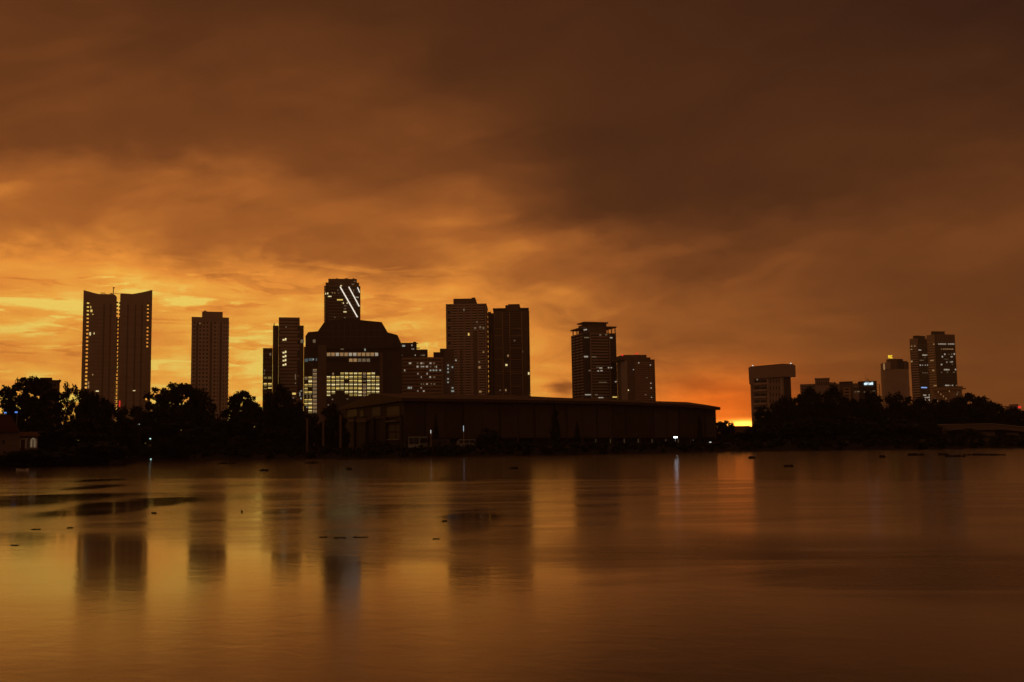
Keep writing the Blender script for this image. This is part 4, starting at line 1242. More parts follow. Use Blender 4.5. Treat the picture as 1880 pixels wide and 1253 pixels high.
for k in range(60):
    a = Wd * (k + .5) / 60
    pxs = np.interp(a, [X(q) for q in (742, 900, 1060, 1316)], [742, 900, 1060, 1316])
    zz = b.z(pxs, etop(pxs), -1.4)
    box(b.root, 'fascia_seam', 'dark_timber', a, a + .12, -1.46, -1.38, zz + .02, zz + .66)
# gabled end, with pale window openings on two storeys
ze0 = v_e[0][2]; zr0 = v_e[0][5]
mb = MB()
pts = [(.5, 0), (HD, 0), (HD, ze0 - .05), (apx[0], zr0 - .4), (.5, ze0 - .05)]
n = len(pts)
mb.v += [(0.0, y, z) for y, z in pts] + [(.4, y, z) for y, z in pts]
mb.f.append(tuple(range(n))); mb.f.append(tuple(range(2 * n - 1, n - 1, -1)))
for k in range(n):
    mb.f.append((k, n + k, n + (k + 1) % n, (k + 1) % n))
mb.mi = [0] * len(mb.f)
mb.build('gable_wall', 'dark_timber', b.root)
for x0, y0, x1, y1, m_ in ((638.5, 752, 656, 765, 'pale_wall'), (662, 754, 668, 765, 'pale_wall'), (684.5, 748, 699.5, 764, 'pale_wall'), (711.5, 747, 734.5, 764, 'pale_wall')):
    b.pb('window_opening', 'dusty_glass', 'L', x0, y0, x1, y1, -.1, .10)
    b.pb('window_sill', 'dark_cladding', 'L', x0 - .6, y1, x1 + .6, y1 + 1.0, -.1, .35)
for x0, y0, x1, y1 in ((642, 771.5, 655, 775.0), (660, 771.5, 678, 775.5), (714, 772, 735, 775)):
    b.pb('pale_ledge', 'dull_wall', 'L', x0, y0, x1, y1, -.1, .9)
for x0, y0, x1, y1 in ((714.5, 780, 727, 792), (728.5, 780, 734.5, 792), (714.5, 795, 727, 806), (728.5, 795, 734.5, 806)):
    b.pb('window_panel', 'dusty_glass', 'L', x0, y0, x1, y1, -.1, .12)
for q in (650, 672, 686.5, 709, 738):
    b.pb('gable_post', 'dark_timber' if q in (686.5,) else 'dark_timber', 'L', q, 766, q + 3.2, 822, -.1, .6)
b.pb('cross_beam', 'roof_sheet', 'L', 640, 766.2, 738, 769.4, -.1, .5)
b.pb('pale_trim', 'pale_wall', 'L', 713, 806.4, 733, 808.2, -.1, .4)
hall = b

# ------------------------------------------------------------------ smaller shore buildings
# tiled house among the trees at the near left shore
b = Bld('tiled_house', 'clay-tiled house with a white doorframe and lit arch, half hidden by shore trees', 'house', -40, 815, 158, 0.50)
r_ = b.root
S1 = 158 / F_PX
HX = lambda px: b.x(px, 815)
HZ = lambda py: b.z(30, py)
box(r_, 'wall', 'dull_wall', HX(-60), HX(36), 0, 8, 0, HZ(792))
box(r_, 'porch_wall', 'dull_wall', HX(36), HX(70), 1.4, 8, 0, HZ(800))
mb = MB(); mb.prism_y([(HX(-70), HZ(793)), (HX(-55), HZ(764)), (HX(18), HZ(763)), (HX(33), HZ(788)), (HX(35), HZ(793))], -.6, 9); mb.build('roof', 'clay_tile', r_)
mb = MB(); mb.v = [(HX(34), .6, HZ(801)), (HX(74), .6, HZ(801)), (HX(70), 4, HZ(793)), (HX(36), 4, HZ(793)), (HX(34), .6, HZ(802)), (HX(74), .6, HZ(802))]
mb.f = [(0, 1, 2, 3), (4, 5, 1, 0)]; mb.mi = [0, 0]; mb.build('porch_roof', 'clay_tile', r_)
d = empty('door', (0, 0, 0)); d.parent = r_
box(d, 'door_leaf', 'clay_tile', HX(38.8), HX(46.4), 1.25, 1.38, 0, HZ(808.5))
for x0, x1, y0, y1 in ((36.8, 38.6, 806, 824), (46.6, 49.6, 806, 824), (36.8, 52, 805, 807.4)):
    box(d, 'door_frame', 'white_paint', HX(x0), HX(x1), 1.15, 1.38, HZ(y1), HZ(y0))
mb = MB()
cx_, cz_ = HX(61.5), HZ(811)
arcpts = []
for k in range(17):
    a = math.pi * k / 16
    arcpts.append((cx_ - 3.1 * S1 * math.cos(a), cz_ + 5.4 * S1 * math.sin(a)))
path = [(arcpts[0][0], HZ(822))] + arcpts + [(arcpts[-1][0], HZ(822))]
for (p0, p1) in zip(path, path[1:]):
    dxx, dzz = p1[0] - p0[0], p1[1] - p0[1]; L = math.hypot(dxx, dzz); nx, nz = -dzz / L * .08, dxx / L * .08
    mb.prism_y([(p0[0] + nx, p0[1] + nz), (p1[0] + nx, p1[1] + nz), (p1[0] - nx, p1[1] - nz), (p0[0] - nx, p0[1] - nz)], 1.1, 1.38)
mb.build('arch', 'lit_dim', r_)
box(r_, 'arch_panel', 'white_paint', HX(56), HX(69), 1.34, 1.39, HZ(823), HZ(806))
box(r_, 'window', 'dark_glass', HX(4), HX(9), -.05, .2, HZ(815), HZ(808))
# flat-roofed house behind the first tree
b = Bld('flat_roof_house', 'dark flat-roofed house with a stepped roof slab rising behind the ragged shore tree', 'house', 74, 720, 232, 0.46, None, (109.5, 720))
box(b.root, 'house_body', 'brown_cladding', 0, b.W, 0, 9, 0, b.z(90, 699.4))
box(b.root, 'roof_slab', 'clay_tile', -.2, b.x(95, 720), -.6, 9, b.z(90, 699.4), b.z(85, 694))
box(b.root, 'roof_slab', 'clay_tile', b.x(95, 720), b.W + .3, -.4, 9, b.z(90, 699.4), b.z(102, 698.2))
box(b.root, 'chimney', 'brown_cladding', b.x(108.6, 720), b.x(110.3, 720), 1, 2, b.z(90, 699.4), b.z(110, 696.4))
for q in (78, 86, 98):
    b.pb('window', 'dark_glass', 'F', q, 704, q + 4.5, 710, -.1, .06)
# low house in front of the bright horizon
b = Bld('red_roof_house', 'low house with a dull red roof against the brightest strip of horizon', 'house', 1338, 790, 330, -0.23, None, (1399, 790))
box(b.root, 'wall', 'pale_wall', .6, b.W - .6, 0, 9, 0, b.z(1370, 797))
mb = MB(); mb.prism_z([(0, -1), (b.W, -1), (b.W, 10), (0, 10)], b.z(1370, 797), b.z(1370, 796.2)); mb.build('eave_slab', 'clay_tile', b.root)
z0, z1 = b.z(1370, 796.2), b.z(1366, 782.4, 4)
mb = MB(); mb.v = [(0, -1, z0), (b.W, -1, z0), (b.W, 10, z0), (0, 10, z0), (.8, 4, z1), (b.W - 4, 4, z1 + .0)]
mb.f = [(0, 1, 5, 4), (1, 2, 5), (2, 3, 4, 5), (3, 0, 4), (3, 2, 1, 0)]; mb.mi = [0] * 5; mb.build('roof', 'clay_tile', b.root)
b.pb('gable_patch', 'white_paint', 'F', 1396.5, 786, 1400, 794, -.2, .9)
# long low shed behind the right bank
b = Bld('lakeside_shed', 'long low shed with a pale ridge line among the dark bank shrubs', 'building', 1712, 790, 292, 0.0, None, (1905, 790))
X = lambda px: b.x(px, 790)
zr = b.z(1790, 779.6, 5); ze = b.z(1790, 789.5, -1)
mb = MB(); xs = [(X(1711), 0.0), (X(1838), 0.0), (X(1885), -.9), (X(1912), -1.3)]
for x, q in xs:
    mb.v += [(x, -1, ze + q), (x, 5, zr + q), (x, 11, ze + q), (x, 11, ze + q - .2), (x, -1, ze + q - .2)]
for k in range(3):
    for j in range(5):
        mb.f.append((k * 5 + j, (k + 1) * 5 + j, (k + 1) * 5 + (j + 1) % 5, k * 5 + (j + 1) % 5)); mb.mi.append(0)
mb.f += [(0, 1, 2, 3, 4), (19, 18, 17, 16, 15)]; mb.mi += [0, 0]
mb.build('roof', 'dark_cladding', b.root)
for (x, q), (x2, q2) in zip(xs, xs[1:]):
    mb = MB(); mb.v = [(x, 4.6, zr + q + .03), (x2, 4.6, zr + q2 + .03), (x2, 4.6, zr + q2 + .22), (x, 4.6, zr + q + .22), (x, 5.2, zr + q + .03), (x2, 5.2, zr + q2 + .03), (x2, 5.2, zr + q2 + .22), (x, 5.2, zr + q + .22)]
    mb.f = [(0, 1, 2, 3), (3, 2, 6, 7), (4, 7, 6, 5), (0, 3, 7, 4), (1, 5, 6, 2)]; mb.mi = [0] * 5
    mb.build('ridge_cap', 'pale_wall', b.root)
box(b.root, 'wall', 'dark_cladding', 0, b.W, .2, 10, 0, ze - 1.6)
for x0, y0, x1, y1 in ((1716, 786, 1736, 797), (1796, 793, 1826, 801), (1846, 795, 1870, 802)):
    b.pb('wall_panel', 'dull_wall', 'F', x0, y0, x1, y1, -.5, .3)

# ------------------------------------------------------------------ trees and shrubs


def leaf_mesh(name, clumps, n, size, m_, shell=0.55, flat=0.75):
    """leaf-sized quads spread through overlapping clumps"""
    cl = np.array(clumps); w = cl[:, 3] ** 2 * 1.0; w = w / w.sum()
    idx = rng.choice(len(cl), n, p=w)
    d = rng.normal(size=(n, 3)); d /= np.linalg.norm(d, axis=1)[:, None]
    rad = cl[idx, 3] * (shell + (1 - shell) * rng.random(n)) ** 0.8 * (1 + .25 * rng.normal(size=n).clip(-1, 1.6))
    pos = cl[idx, :3] + d * rad[:, None] * np.array([1, 1, flat])
    a = rng.normal(size=(n, 3)); a /= np.linalg.norm(a, axis=1)[:, None]
    c = np.cross(a, rng.normal(size=(n, 3))); c /= np.linalg.norm(c, axis=1)[:, None]
    s = size * (0.55 + 0.9 * rng.random(n))
    a = a * s[:, None]; c = c * (s * .6)[:, None]
    v = np.stack([pos - a, pos + c, pos + a, pos - c], axis=1).reshape(-1, 3)
    me = bpy.data.meshes.new(name)
    me.vertices.add(4 * n); me.vertices.foreach_set('co', v.ravel())
    me.loops.add(4 * n); me.loops.foreach_set('vertex_index', np.arange(4 * n))
    me.polygons.add(n); me.polygons.foreach_set('loop_start', np.arange(n) * 4); me.polygons.foreach_set('loop_total', np.full(n, 4))
    me.materials.append(MATS[m_]); me.update(calc_edges=True)
    return me


def trunk_mesh(name, clumps, h0, r, lean=0.0):
    mb = MB()
    fork = (lean, 0, h0)
    mb.tube([(0, 0, -.02), (0, 0, .03), (lean * .5, 0, h0 * .5), fork], [r * 1.6, r * 1.1, r * .9, r * .75], 8)
    for c in clumps:
        p0 = Vector(fork); p1 = Vector(c[:3]); mid = p0.lerp(p1, .5) + Vector((0, 0, -.03))
        mb.tube([tuple(p0 + Vector((0, 0, -.02))), tuple(mid), tuple(p1)], [r * .5, r * .32, r * .12], 5)
    return mb.mesh(name, ['bark'], True)


def clumps_for(kind, seed):
    rr = random.Random(seed); out = []
    bump = [(rr.uniform(0, 6.283), rr.uniform(-.5, 1), rr.uniform(-.22, .16)) for _ in range(7)]

    def ball(n, rx, zc, rz, r0, r1, zmin=0.0):
        while len(out) < n:
            u, v, w = rr.uniform(-1, 1), rr.uniform(-1, 1), rr.uniform(-1, 1)
            a, q = math.atan2(v, u), math.sqrt(u * u + v * v + w * w)
            lim = 1 + sum(h_ * max(0, math.cos(a - b_)) * math.exp(-((w - c_) / .45) ** 2) for b_, c_, h_ in bump)
            z = zc + rz * w
            if q < lim and q > .25 * rr.random() and z > zmin:
                out.append((u * rx, v * rx, z, rr.uniform(r0, r1)))
    if kind == 'spreading':
        ball(110, .43, .50, .42, .04, .085, .12)
    elif kind == 'dense':
        ball(70, .40, .40, .48, .07, .13, .05)
    elif kind == 'loose':
        ball(70, .43, .48, .45, .05, .09, .06)
    elif kind == 'bush':
        ball(50, .42, .10, .78, .08, .14, .02)
    elif kind == 'cypress':
        for k in range(26):
            z = (k + .5) / 26; q = .40 * (1 - z) ** .75 * min(1, z * 9 + .25)
            out.append((rr.uniform(-.06, .06), rr.uniform(-.06, .06), z * .96, max(q, .06)))
    return out


PROTO = {}


def fit(crown, trunk):
    """scale crown and trunk together so that the crown is one unit wide and one high"""
    n = len(crown.vertices); co = np.empty(n * 3); crown.vertices.foreach_get('co', co); co = co.reshape(-1, 3)
    sw = 0.5 / np.percentile(np.hypot(co[:, 0], co[:, 1]), 98.5); sz = 1.0 / np.percentile(co[:, 2], 99.7)
    for me_ in (crown, trunk):
        n = len(me_.vertices); c = np.empty(n * 3); me_.vertices.foreach_get('co', c); c = c.reshape(-1, 3) * np.array([sw, sw, sz])
        me_.vertices.foreach_set('co', c.ravel()); me_.update()


for kind, n, size, m_, flat in (('spreading', 14000, .018, 'leaf_dark', .7), ('dense', 12000, .025, 'leaf_dark', .9), ('loose', 7000, .019, 'leaf_olive', .8), ('bush', 8000, .030, 'leaf_green', .8), ('cypress', 2600, .035, 'leaf_dark', 1.0)):
    for vv_ in range(3):
        cl = clumps_for(kind, 11 * vv_ + len(kind))
        if kind == 'cypress':
            me = leaf_mesh(kind + '_crown', [(c[0], c[1], c[2], c[3]) for c in cl], n, .05, m_, .3, .25)
        else:
            me = leaf_mesh(kind + '_crown', cl, n, size, m_, .35 if kind in ('dense', 'bush') else .5, flat)
        tr = trunk_mesh(kind + '_trunk', rng.permutation(np.array(cl))[:7].tolist(), {'spreading': .38, 'dense': .3, 'loose': .25, 'bush': .1, 'cypress': .5}[kind],
                        {'spreading': .035, 'dense': .03, 'loose': .022, 'bush': .012, 'cypress': .03}[kind])
        fit(me, tr)
        PROTO[kind, vv_] = (me, tr)
CNT = {}


def tree(name, kind, px, top, width, Y, label, cat='tree', group=None, var=None, depth=1.0):
    c = at(px, top, Y)
    h = c.z - GZ + .3
    w = width * Y / F_PX * 1.04
    k = CNT.get(kind, 0); CNT[kind] = k + 1
    me, tr = PROTO[kind, (var if var is not None else k) % 3]
    o = tag(empty(name, (c.x, c.y, GZ - .3), (k * 2.399) % 6.283), label, cat, group)
    o.scale = (w, w * depth, h)
    obj('crown', me, o); obj('trunk', tr, o)
    return o


T = tree
gl, gr, gs = 'trees along the left shore', 'trees on the right bank', 'shrubs along the shoreline'
T('shore_tree', 'spreading', 58, 695, 108, 196, 'ragged spreading tree above the tiled house, in front of the flat-roofed house', group=gl, var=0)
T('loose_tree', 'loose', 129, 706, 62, 215, 'thin-leaved tree sparkling with sky gaps, left of the twin towers', group=gl)
T('shore_tree', 'dense', 163, 719, 44, 205, 'narrow dark tree crossing the foot of the twin towers on their outer edge', group=gl)
T('shore_tree', 'dense', 188, 736, 62, 198, 'dark sloping tree in front of the base of the twin towers', group=gl)
T('shore_tree', 'dense', 220, 752, 58, 196, 'lowest of the dark trees before the twin towers, just below the red light', group=gl)
T('shore_tree', 'dense', 128, 768, 150, 182, 'broad low dark tree between the lit arch and the twin towers', group=gl)
T('shore_tree', 'dense', 42, 738, 88, 190, 'dark rounded tree just above the blue lamps', group=gl)
T('slim_tree', 'loose', 247, 748, 24, 214, 'slim feathery tree between the twin towers and the big round-crowned tree', group=gl)
T('shore_tree', 'spreading', 318, 705, 128, 240, 'big round-crowned tree glowing with sky gaps before the plain apartment tower', group=gl, var=1)
T('shore_tree', 'dense', 368, 722, 74, 236, 'solid dark tree hiding the foot of the plain apartment tower', group=gl)
T('shore_tree', 'dense', 300, 752, 120, 230, 'lower dark tree filling in beneath the big round-crowned tree', group=gl)
T('shore_tree', 'spreading', 446, 720, 88, 236, 'gappy tree with a raised tip between the plain tower and the low lit block', group=gl, var=2)
T('shore_tree', 'dense', 512, 711, 80, 242, 'domed dark tree in front of the stepped grey tower', group=gl)
T('shore_tree', 'dense', 447, 757, 110, 230, 'dark low tree under the gappy tree with the raised tip', group=gl)
T('shore_tree', 'dense', 545, 742, 60, 238, 'small dark tree below the left wing windows of the faceted office', group=gl)
T('shore_tree', 'dense', 614, 745, 66, 266, 'dark tree touching the gabled end of the long hall', group=gl)
T('shore_tree', 'dense', 573, 763, 70, 228, 'low dark tree behind the three thin posts', group=gl)
T('shrub', 'bush', 60, 826, 130, 160, 'wide dark shrub in front of the tiled house', 'shrub', gs)
T('shrub', 'bush', 165, 812, 130, 164, 'large dark shrub on the near left point of land', 'shrub', gs)
T('shrub', 'bush', 235, 815, 60, 214, 'small shrub near the greenish lamp', 'shrub', gs)
T('shrub', 'bush', 300, 806, 70, 218, 'dark shrub immediately beside the greenish lamp, on its far side from the point', 'shrub', gs)
T('shrub', 'bush', 363, 787, 104, 222, 'mounded olive shrub below the solid dark tree of the plain tower', 'shrub', gs)
T('shrub', 'bush', 436, 800, 80, 218, 'rounded shrub below the gappy tree with the raised tip', 'shrub', gs)
T('shrub', 'bush', 505, 786, 90, 220, 'tall shrub below the domed dark tree', 'shrub', gs)
T('shrub', 'bush', 690, 810, 60, 214, 'shrub at the foot of the hall gable', 'shrub', gs)
T('shrub', 'bush', 900, 788, 52, 214, 'round dark bush against the long hall wall', 'shrub', gs)
T('shrub', 'bush', 966, 815, 60, 212, 'low bush halfway along the long hall, between the round bush and the tall cypress', 'shrub', gs)
T('shrub', 'bush', 1140, 815, 90, 214, 'low wide bush in front of the long hall below the squat broad tower', 'shrub', gs)
T('cypress_tree', 'cypress', 800, 762, 13, 219, 'pointed cypress on the hall wall nearest the parked bus', 'tree', 'cypresses before the hall')
T('cypress_tree', 'cypress', 1018.5, 741, 20, 224, 'tallest cypress, a black spike midway along the hall', 'tree', 'cypresses before the hall')
T('cypress_tree', 'cypress', 1059, 776, 14, 222, 'short cypress just beyond the tallest one', 'tree', 'cypresses before the hall')
T('cypress_tree', 'cypress', 1284, 764, 12, 236, 'thin cypress near the far end of the hall, past the bright white lamp', 'tree', 'cypresses before the hall')
T('bank_tree', 'dense', 1326, 774, 46, 285, 'small dark tree at the far end of the long hall', group=gr)
T('bank_tree', 'dense', 1404, 748, 40, 286, 'dark tree against the lower wall of the overhang-topped block', group=gr)
T('bank_tree', 'loose', 1420, 739, 30, 290, 'spiky thin tree in front of the overhang-topped block', group=gr)
T('bank_tree', 'dense', 1440, 733, 62, 294, 'dark tree at the corner of the overhang-topped block', group=gr)
T('bank_tree', 'dense', 1466, 727, 56, 300, 'dark tree in the gap between the overhang-topped block and the sign block', group=gr)
T('bank_tree', 'dense', 1489, 715, 62, 304, 'tall domed tree before the raised hall of the sign block', group=gr)
T('bank_tree', 'dense', 1526, 713, 66, 304, 'tall domed tree just left of the sign block stair, highest on the bank', group=gr)
T('bank_tree', 'dense', 1558, 733, 60, 300, 'lower tree in the dip below the sign block stair', group=gr)
T('bank_tree', 'dense', 1592, 723, 72, 306, 'tree directly below the lit blue-white name sign', group=gr)
T('bank_tree', 'dense', 1638, 726, 72, 310, 'tree in front of the pale round tower', group=gr)
T('bank_tree', 'dense', 1680, 731, 70, 312, 'tree below the shorter slat-sided tower', group=gr)
T('bank_tree', 'dense', 1714, 736, 66, 314, 'tree below the taller slat-sided tower', group=gr)
T('bank_tree', 'dense', 1747, 736.5, 66, 316, 'tree below the low corniced block', group=gr)
T('bank_tree', 'dense', 1784, 725, 76, 318, 'round-topped tree standing clear against the sky past the corniced block', group=gr)
T('bank_tree', 'dense', 1822, 742, 64, 322, 'lower tree sloping down toward the small far block', group=gr)
T('bank_tree', 'dense', 1864, 751, 80, 322, 'low tree below the red mast light', group=gr)
T('shrub', 'bush', 1350, 800, 90, 268, 'dark shrub below the low red-roofed house', 'shrub', gs)
T('shrub', 'bush', 1412, 778, 110, 262, 'tall shrub beside the low red-roofed house', 'shrub', gs)
T('shrub', 'bush', 1484, 768, 124, 262, 'big shrub below the tall domed tree of the raised hall', 'shrub', gs)
T('shrub', 'bush', 1564, 768, 130, 262, 'big shrub below the name sign', 'shrub', gs)
T('shrub', 'bush', 1644, 770, 130, 262, 'big shrub below the pale round tower', 'shrub', gs)
T('shrub', 'bush', 1700, 776, 60, 262, 'shrub at the near end of the pale-ridged shed', 'shrub', gs)
T('shrub', 'bush', 1766, 788, 70, 262, 'shrub covering the middle of the pale-ridged shed', 'shrub', gs)
T('shrub', 'bush', 1848, 799, 90, 258, 'low shrub under the far end of the pale-ridged shed', 'shrub', gs)

# waterside undergrowth: one uncountable mass
cl = []
for i in range(len(shore) - 1):
    p = shore[i]
    if abs(p.x) > 150: continue
    for k in range(3):
        d = Vector((p.x, p.y, 0)).normalized()
        o_ = random.uniform(.2, 7)
        q = p + d * o_
        zz = min(GZ, .1 + o_ * .2)
        cl.append((q.x + random.uniform(-1, 1), q.y, zz + random.uniform(0, .7), random.uniform(.4, 1.2)))
me = leaf_mesh('undergrowth', cl, 42000, .28, 'leaf_dark', .2, .8)
tag(obj('undergrowth', me), kind='stuff')

# ------------------------------------------------------------------ floating weed, small boat
WEED = [(402, 435, 852, 'long dark weed raft near the far shore below the solid dark tree'),
        (478, 492, 865, 'small weed raft below the domed dark tree'),
        (561, 584, 851, 'weed raft by the shore below the three thin posts'),
        (586, 598, 987, 'first small weed scrap of the row of three in open water'),
        (615, 634, 988, 'middle weed scrap of the row of three in open water'),
        (648, 675, 987, 'last and longest weed scrap of the row of three in open water'),
        (797, 805, 990, 'tiny weed scrap alone to the right of the row of three'),
        (814, 818, 957.5, 'tiny weed scrap beside the reflection of the banded tower'),
        (937, 950, 861, 'small weed raft below the ribbed tower'),
        (636, 645, 862.5, 'small weed raft below the gabled end of the hall'),
        (59, 72, 972.7, 'small weed scrap left of the twin tower reflection'),
        (126, 132, 970, 'tiny weed scrap at the edge of the twin tower reflection'),
        (24, 31, 1001.8, 'tiny weed scrap nearest the lower left of the lake'),
        (280, 286, 943, 'tiny weed scrap just past the twin tower reflection'),
        (1374, 1387, 841.7, 'weed raft on the orange reflection of the horizon gap'),
        (1441, 1455, 857, 'weed raft alone below the overhang-topped block'),
        (1616, 1624, 840, 'small weed raft below the pale round tower'),
        (1668, 1697, 836.5, 'weed raft below the shorter slat-sided tower'),
        (1722, 1739, 836, 'short weed raft ahead of the long weed streak'),
        (1735, 1773, 839, 'middle weed raft lying nearest the viewer beside the long weed streak'),
        (1768, 1846, 836.2, 'longest weed streak, near the right bank')]
for k, (x0, x1, y, lab) in enumerate(WEED):
    a, c = on_water(x0, y), on_water(x1, y)
    L = (c - a).length; mid = (a + c) / 2
    n = 30; v = []; rr = random.Random(k)
    dep = min(max(L * .22, .12), 2.2)
    tall = min(1.0, max(.07, (mid.y - 25) / 130))
    v.append((0, 0, .22 * tall))
    for i in range(n):
        an = 2 * math.pi * i / n
        q = 1 + rr.uniform(-.28, .22)
        v.append((math.cos(an) * L / 2 * (q if abs(math.cos(an)) < .8 else 1), math.sin(an) * dep * q, rr.uniform(.0, .16 * tall)))
    for i in range(n):
        an = 2 * math.pi * i / n
        v.append((v[1 + i][0] * 1.02, v[1 + i][1] * 1.02, -.05))
    f = [(0, 1 + i, 1 + (i + 1) % n) for i in range(n)] + [(1 + i, 1 + n + i, 1 + n + (i + 1) % n, 1 + (i + 1) % n) for i in range(n)]
    # upright tufts
    for i in range(30):
        px, py = rr.uniform(-.45, .45) * L, rr.uniform(-.5, .5) * dep
        hh = rr.uniform(.10, .42) * tall; ww = rr.uniform(.12, .4) * max(tall, .25)
        q = len(v); v += [(px - ww, py, 0), (px + ww, py, 0), (px + rr.uniform(-.1, .1), py, hh)]; f.append((q, q + 1, q + 2))
    me = bpy.data.meshes.new('weed_raft'); me.from_pydata(v, [], f); me.materials.append(MATS['weed'])
    o = tag(obj('weed_raft', me), lab, 'floating weed', 'floating weed rafts'); o.location = (mid.x, mid.y, 0)
    o.rotation_euler = (0, 0, math.atan2(c.y - a.y, c.x - a.x))
p = on_water(443.5, 941)
mb = MB(); mb.tube([(0, 0, -.05), (.02, 0, .05), (-.01, 0, .11)], [.03, .045, .02], 5); mb.tube([(0.02, 0, .04), (.09, 0, .08)], [.02, .01], 4)
o = tag(mb.build('floating_twig', 'weed'), 'short twig sticking up from the water in the gold reflection', 'twig'); o.location = p
# small pale boat at the left shore
p = on_water(41, 865)
r_ = tag(empty('rowing_boat', (p.x, p.y, 0), .15), 'small pale boat moored at the near left shore', 'boat')
mb = MB()
L, n = 1.5, 9
for i in range(n):
    t_ = i / (n - 1); w = .42 * (1 - (2 * t_ - 1) ** 2 * .75) ** .5; x = -L / 2 + L * t_; hh = .24 + .10 * (2 * t_ - 1) ** 2
    mb.v += [(x, -w, hh), (x, -w * .6, -.03), (x, w * .6, -.03), (x, w, hh), (x, w * .86, hh), (x, w * .5, .05), (x, -w * .5, .05), (x, -w * .86, hh)]
for i in range(n - 1):
    for j in range(8):
        mb.f.append((i * 8 + j, (i + 1) * 8 + j, (i + 1) * 8 + (j + 1) % 8, i * 8 + (j + 1) % 8)); mb.mi.append(0)
mb.f += [tuple(range(8)), tuple(range((n - 1) * 8 + 7, (n - 1) * 8 - 1, -1))]; mb.mi += [0, 0]
mb.build('hull', 'white_paint', r_)
for q in (-.35, .3):
    box(r_, 'seat', 'dark_timber', q - .09, q + .09, -.34, .34, .16, .19)

# ------------------------------------------------------------------ vehicles by the hall


def wheel(parent, x, y, r=.38, w=.24, axis='x'):
    mb = MB(); n = 14
    pts = [(r * math.cos(2 * math.pi * k / n), r * math.sin(2 * math.pi * k / n)) for k in range(n)]
    b0 = len(mb.v)
    for s in (-w / 2, w / 2):
        mb.v += [((s, a, c) if axis == 'x' else (a, s, c)) for a, c in pts]
    mb.f += [tuple(range(n)), tuple(range(2 * n - 1, n - 1, -1))] + [(k, (k + 1) % n, n + (k + 1) % n, n + k) for k in range(n)]
    mb.mi = [0] * len(mb.f)
    o = mb.build('wheel', 'rubber', parent); o.location = (x, y, r)


p = at(760, 820, 217)
bus = tag(empty('parked_bus', (p.x, p.y, GZ), -.1), 'white bus parked facing the water beside the hall gable', 'bus', 'vehicles parked by the hall')
mb = MB(); mb.prism_y([(-1.28, .35), (1.28, .35), (1.28, 2.45), (1.15, 2.72), (-1.15, 2.72), (-1.28, 2.45)], 0, 9); mb.build('body', 'bus_paint', bus)
box(bus, 'windscreen', 'dark_glass', -1.08, 1.08, -.04, .1, 1.1, 2.45)
box(bus, 'bumper', 'blue_white_paint', -1.26, 1.26, -.18, .05, .35, .72)
box(bus, 'windscreen_pillar', 'bus_paint', -.03, .03, -.06, .1, 1.1, 2.45)
for s in (-1, 1):
    box(bus, 'headlight', 'pale_wall', s * .95 - .18, s * .95 + .18, -.06, .05, .78, .98)
    box(bus, 'side_window', 'dark_glass', s * 1.27 - .03, s * 1.27 + .03, .8, 8.4, 1.3, 2.3)
    box(bus, 'mirror', 'dark_cladding', s * 1.5 - .1, s * 1.5 + .1, -.25, -.1, 1.7, 2.2)
    for y in (1.6, 6.8):
        wheel(bus, s * 1.12, y, .46, .28)


def van(px, py, Y, rz, label, paint, scale=1.0):
    p = at(px, py, Y)
    r = tag(empty('parked_van', (p.x, p.y, GZ), rz), label, 'van', 'vehicles parked by the hall')
    r.scale = (scale,) * 3
    mb = MB(); mb.prism_y([(-2.3, .4), (2.3, .4), (2.35, .95), (2.0, 1.15), (1.45, 1.9), (1.2, 2.0), (-2.2, 2.0), (-2.35, 1.8)], -.85, .85); mb.build('body', paint, r)
    for y in (-.87, .85):
        for x0, x1 in ((-2.0, -.95), (-.8, .2), (.35, 1.25)):
            box(r, 'window', 'dark_glass', x0, x1, y, y + .02, 1.15, 1.75)
        box(r, 'door_handle', 'dark_cladding', .2, .34, y - .01, y + .03, 1.0, 1.05)
    mb = MB(); mb.v = [(2.02, -.7, 1.18), (2.02, .7, 1.18), (1.5, .66, 1.86), (1.5, -.66, 1.86)]; mb.f = [(0, 1, 2, 3)]; mb.mi = [0]; mb.build('windscreen', 'dark_glass', r)
    for y in (-.6, .6):
        box(r, 'headlight', 'pale_wall', 2.3, 2.37, y - .14, y + .14, .7, .86)
        for x in (-1.5, 1.45):
            wheel(r, x, y * 1.3, .34, .2, 'y')
    return r


van(854, 818, 216, 3.2, 'bluish white van parked side-on before the hall wall', 'bus_paint')
van(806, 818, 219, 3.05, 'dark van parked between the white bus and the bluish van', 'dark_cladding')

# ------------------------------------------------------------------ lamps and posts


def lamp_post(px, py, Y, label, mname, size=.35, w=None, name='lamp_post', base=GZ, pole_m='steel'):
    p = at(px, py, Y)
    r = tag(empty(name, (p.x, p.y, base)), label, 'lamp', 'lamps along the shore')
    h = p.z - base
    mb = MB(); mb.tube([(0, .25, 0), (0, .25, h + .05)], [.09, .06], 7); mb.box(-.05, .05, -.1, .3, h + .05, h + .12); mb.build('pole', pole_m, r)
    mb = MB(); ww = (w or size) / 2
    mb.prism_z([(-ww, -size / 2), (ww, -size / 2), (ww * .8, size / 2), (-ww * .8, size / 2)], h - size / 2, h + .04); mb.build('lamp_head', mname, r)
    return r


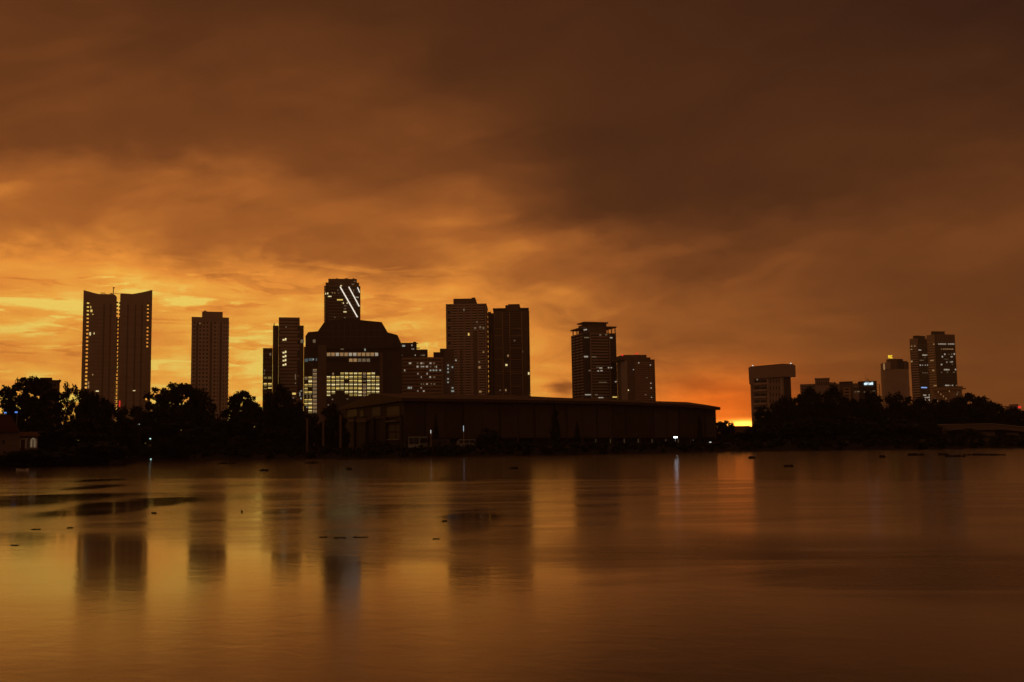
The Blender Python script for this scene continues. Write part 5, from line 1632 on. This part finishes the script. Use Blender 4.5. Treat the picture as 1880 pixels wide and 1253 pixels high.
lamp_post(1240, 802.5, 226, 'brightest white flood lamp low on the hall wall, with a streak below in the water', 'lamp_white', .42, .8)
lamp_post(276, 805.5, 216, 'greenish white lamp among the left shore trees', 'lamp_green', .26)
lamp_post(277, 843.0, 206, 'small white lamp right at the waterline on the left shore', 'lamp_green', .20, name='waterside_lamp', base=.0)
lamp_post(1273, 807.5, 238, 'dim pale lamp on the hall undercroft past the brightest lamp', 'lamp_pale', .5, .3)
lamp_post(1304, 812, 238, 'small dim lamp on the bank at the far end of the hall', 'lamp_pale', .2, .5)
lamp_post(10, 757.5, 172, 'blue lamp above the tiled house roof, nearest the edge of the photo', 'lamp_blue', .32)
lamp_post(30, 756.5, 172, 'blue white lamp above the tiled house roof, beside the dark rounded tree', 'lamp_blue', .36)
lamp_post(255, 779, 222, 'faint lamp between the slim feathery tree and the big round-crowned tree', 'lamp_pale', .2)
for px, y0, y1, lab, m_ in ((851, 782, 820, 'thin pole with a lit upright tube lamp by the bluish van', 'pale_wall'), (791, 790, 820, 'thin short pole with a faint upright tube lamp beside the nearest cypress', 'concrete')):
    p = at(px, y0, 213); r_ = tag(empty('pole', (p.x, p.y, GZ)), lab, 'pole')
    mb = MB(); mb.tube([(0, 0, 0), (0, 0, p.z - GZ)], [.10, .08], 7); mb.build('shaft', m_, r_)
    mb = MB(); mb.tube([(0, -.16, p.z - GZ - (1.2 if px > 800 else .7)), (0, -.16, p.z - GZ)], [.05, .05], 7); mb.build('lamp_tube', 'lamp_tube' if px > 800 else 'lamp_pale', r_)
for px, y0, lab in ((564, 770, 'first of three thin concrete posts on the bank, under the faceted office left wing'),
                    (593.5, 764, 'middle of three thin concrete posts on the bank'), (625, 763, 'last of three thin concrete posts, next to the hall gable')):
    p = at(px, y0, 212); r_ = tag(empty('concrete_post', (p.x, p.y, .6)), lab, 'post', 'thin concrete posts')
    mb = MB(); mb.prism_z([(-.2, -.2), (.2, -.2), (.2, .2), (-.2, .2)], 0, p.z - .6); mb.build('shaft', 'brown_cladding', r_)
    box(r_, 'cap', 'brown_cladding', -.28, .28, -.28, .28, p.z - .6, p.z - .45)
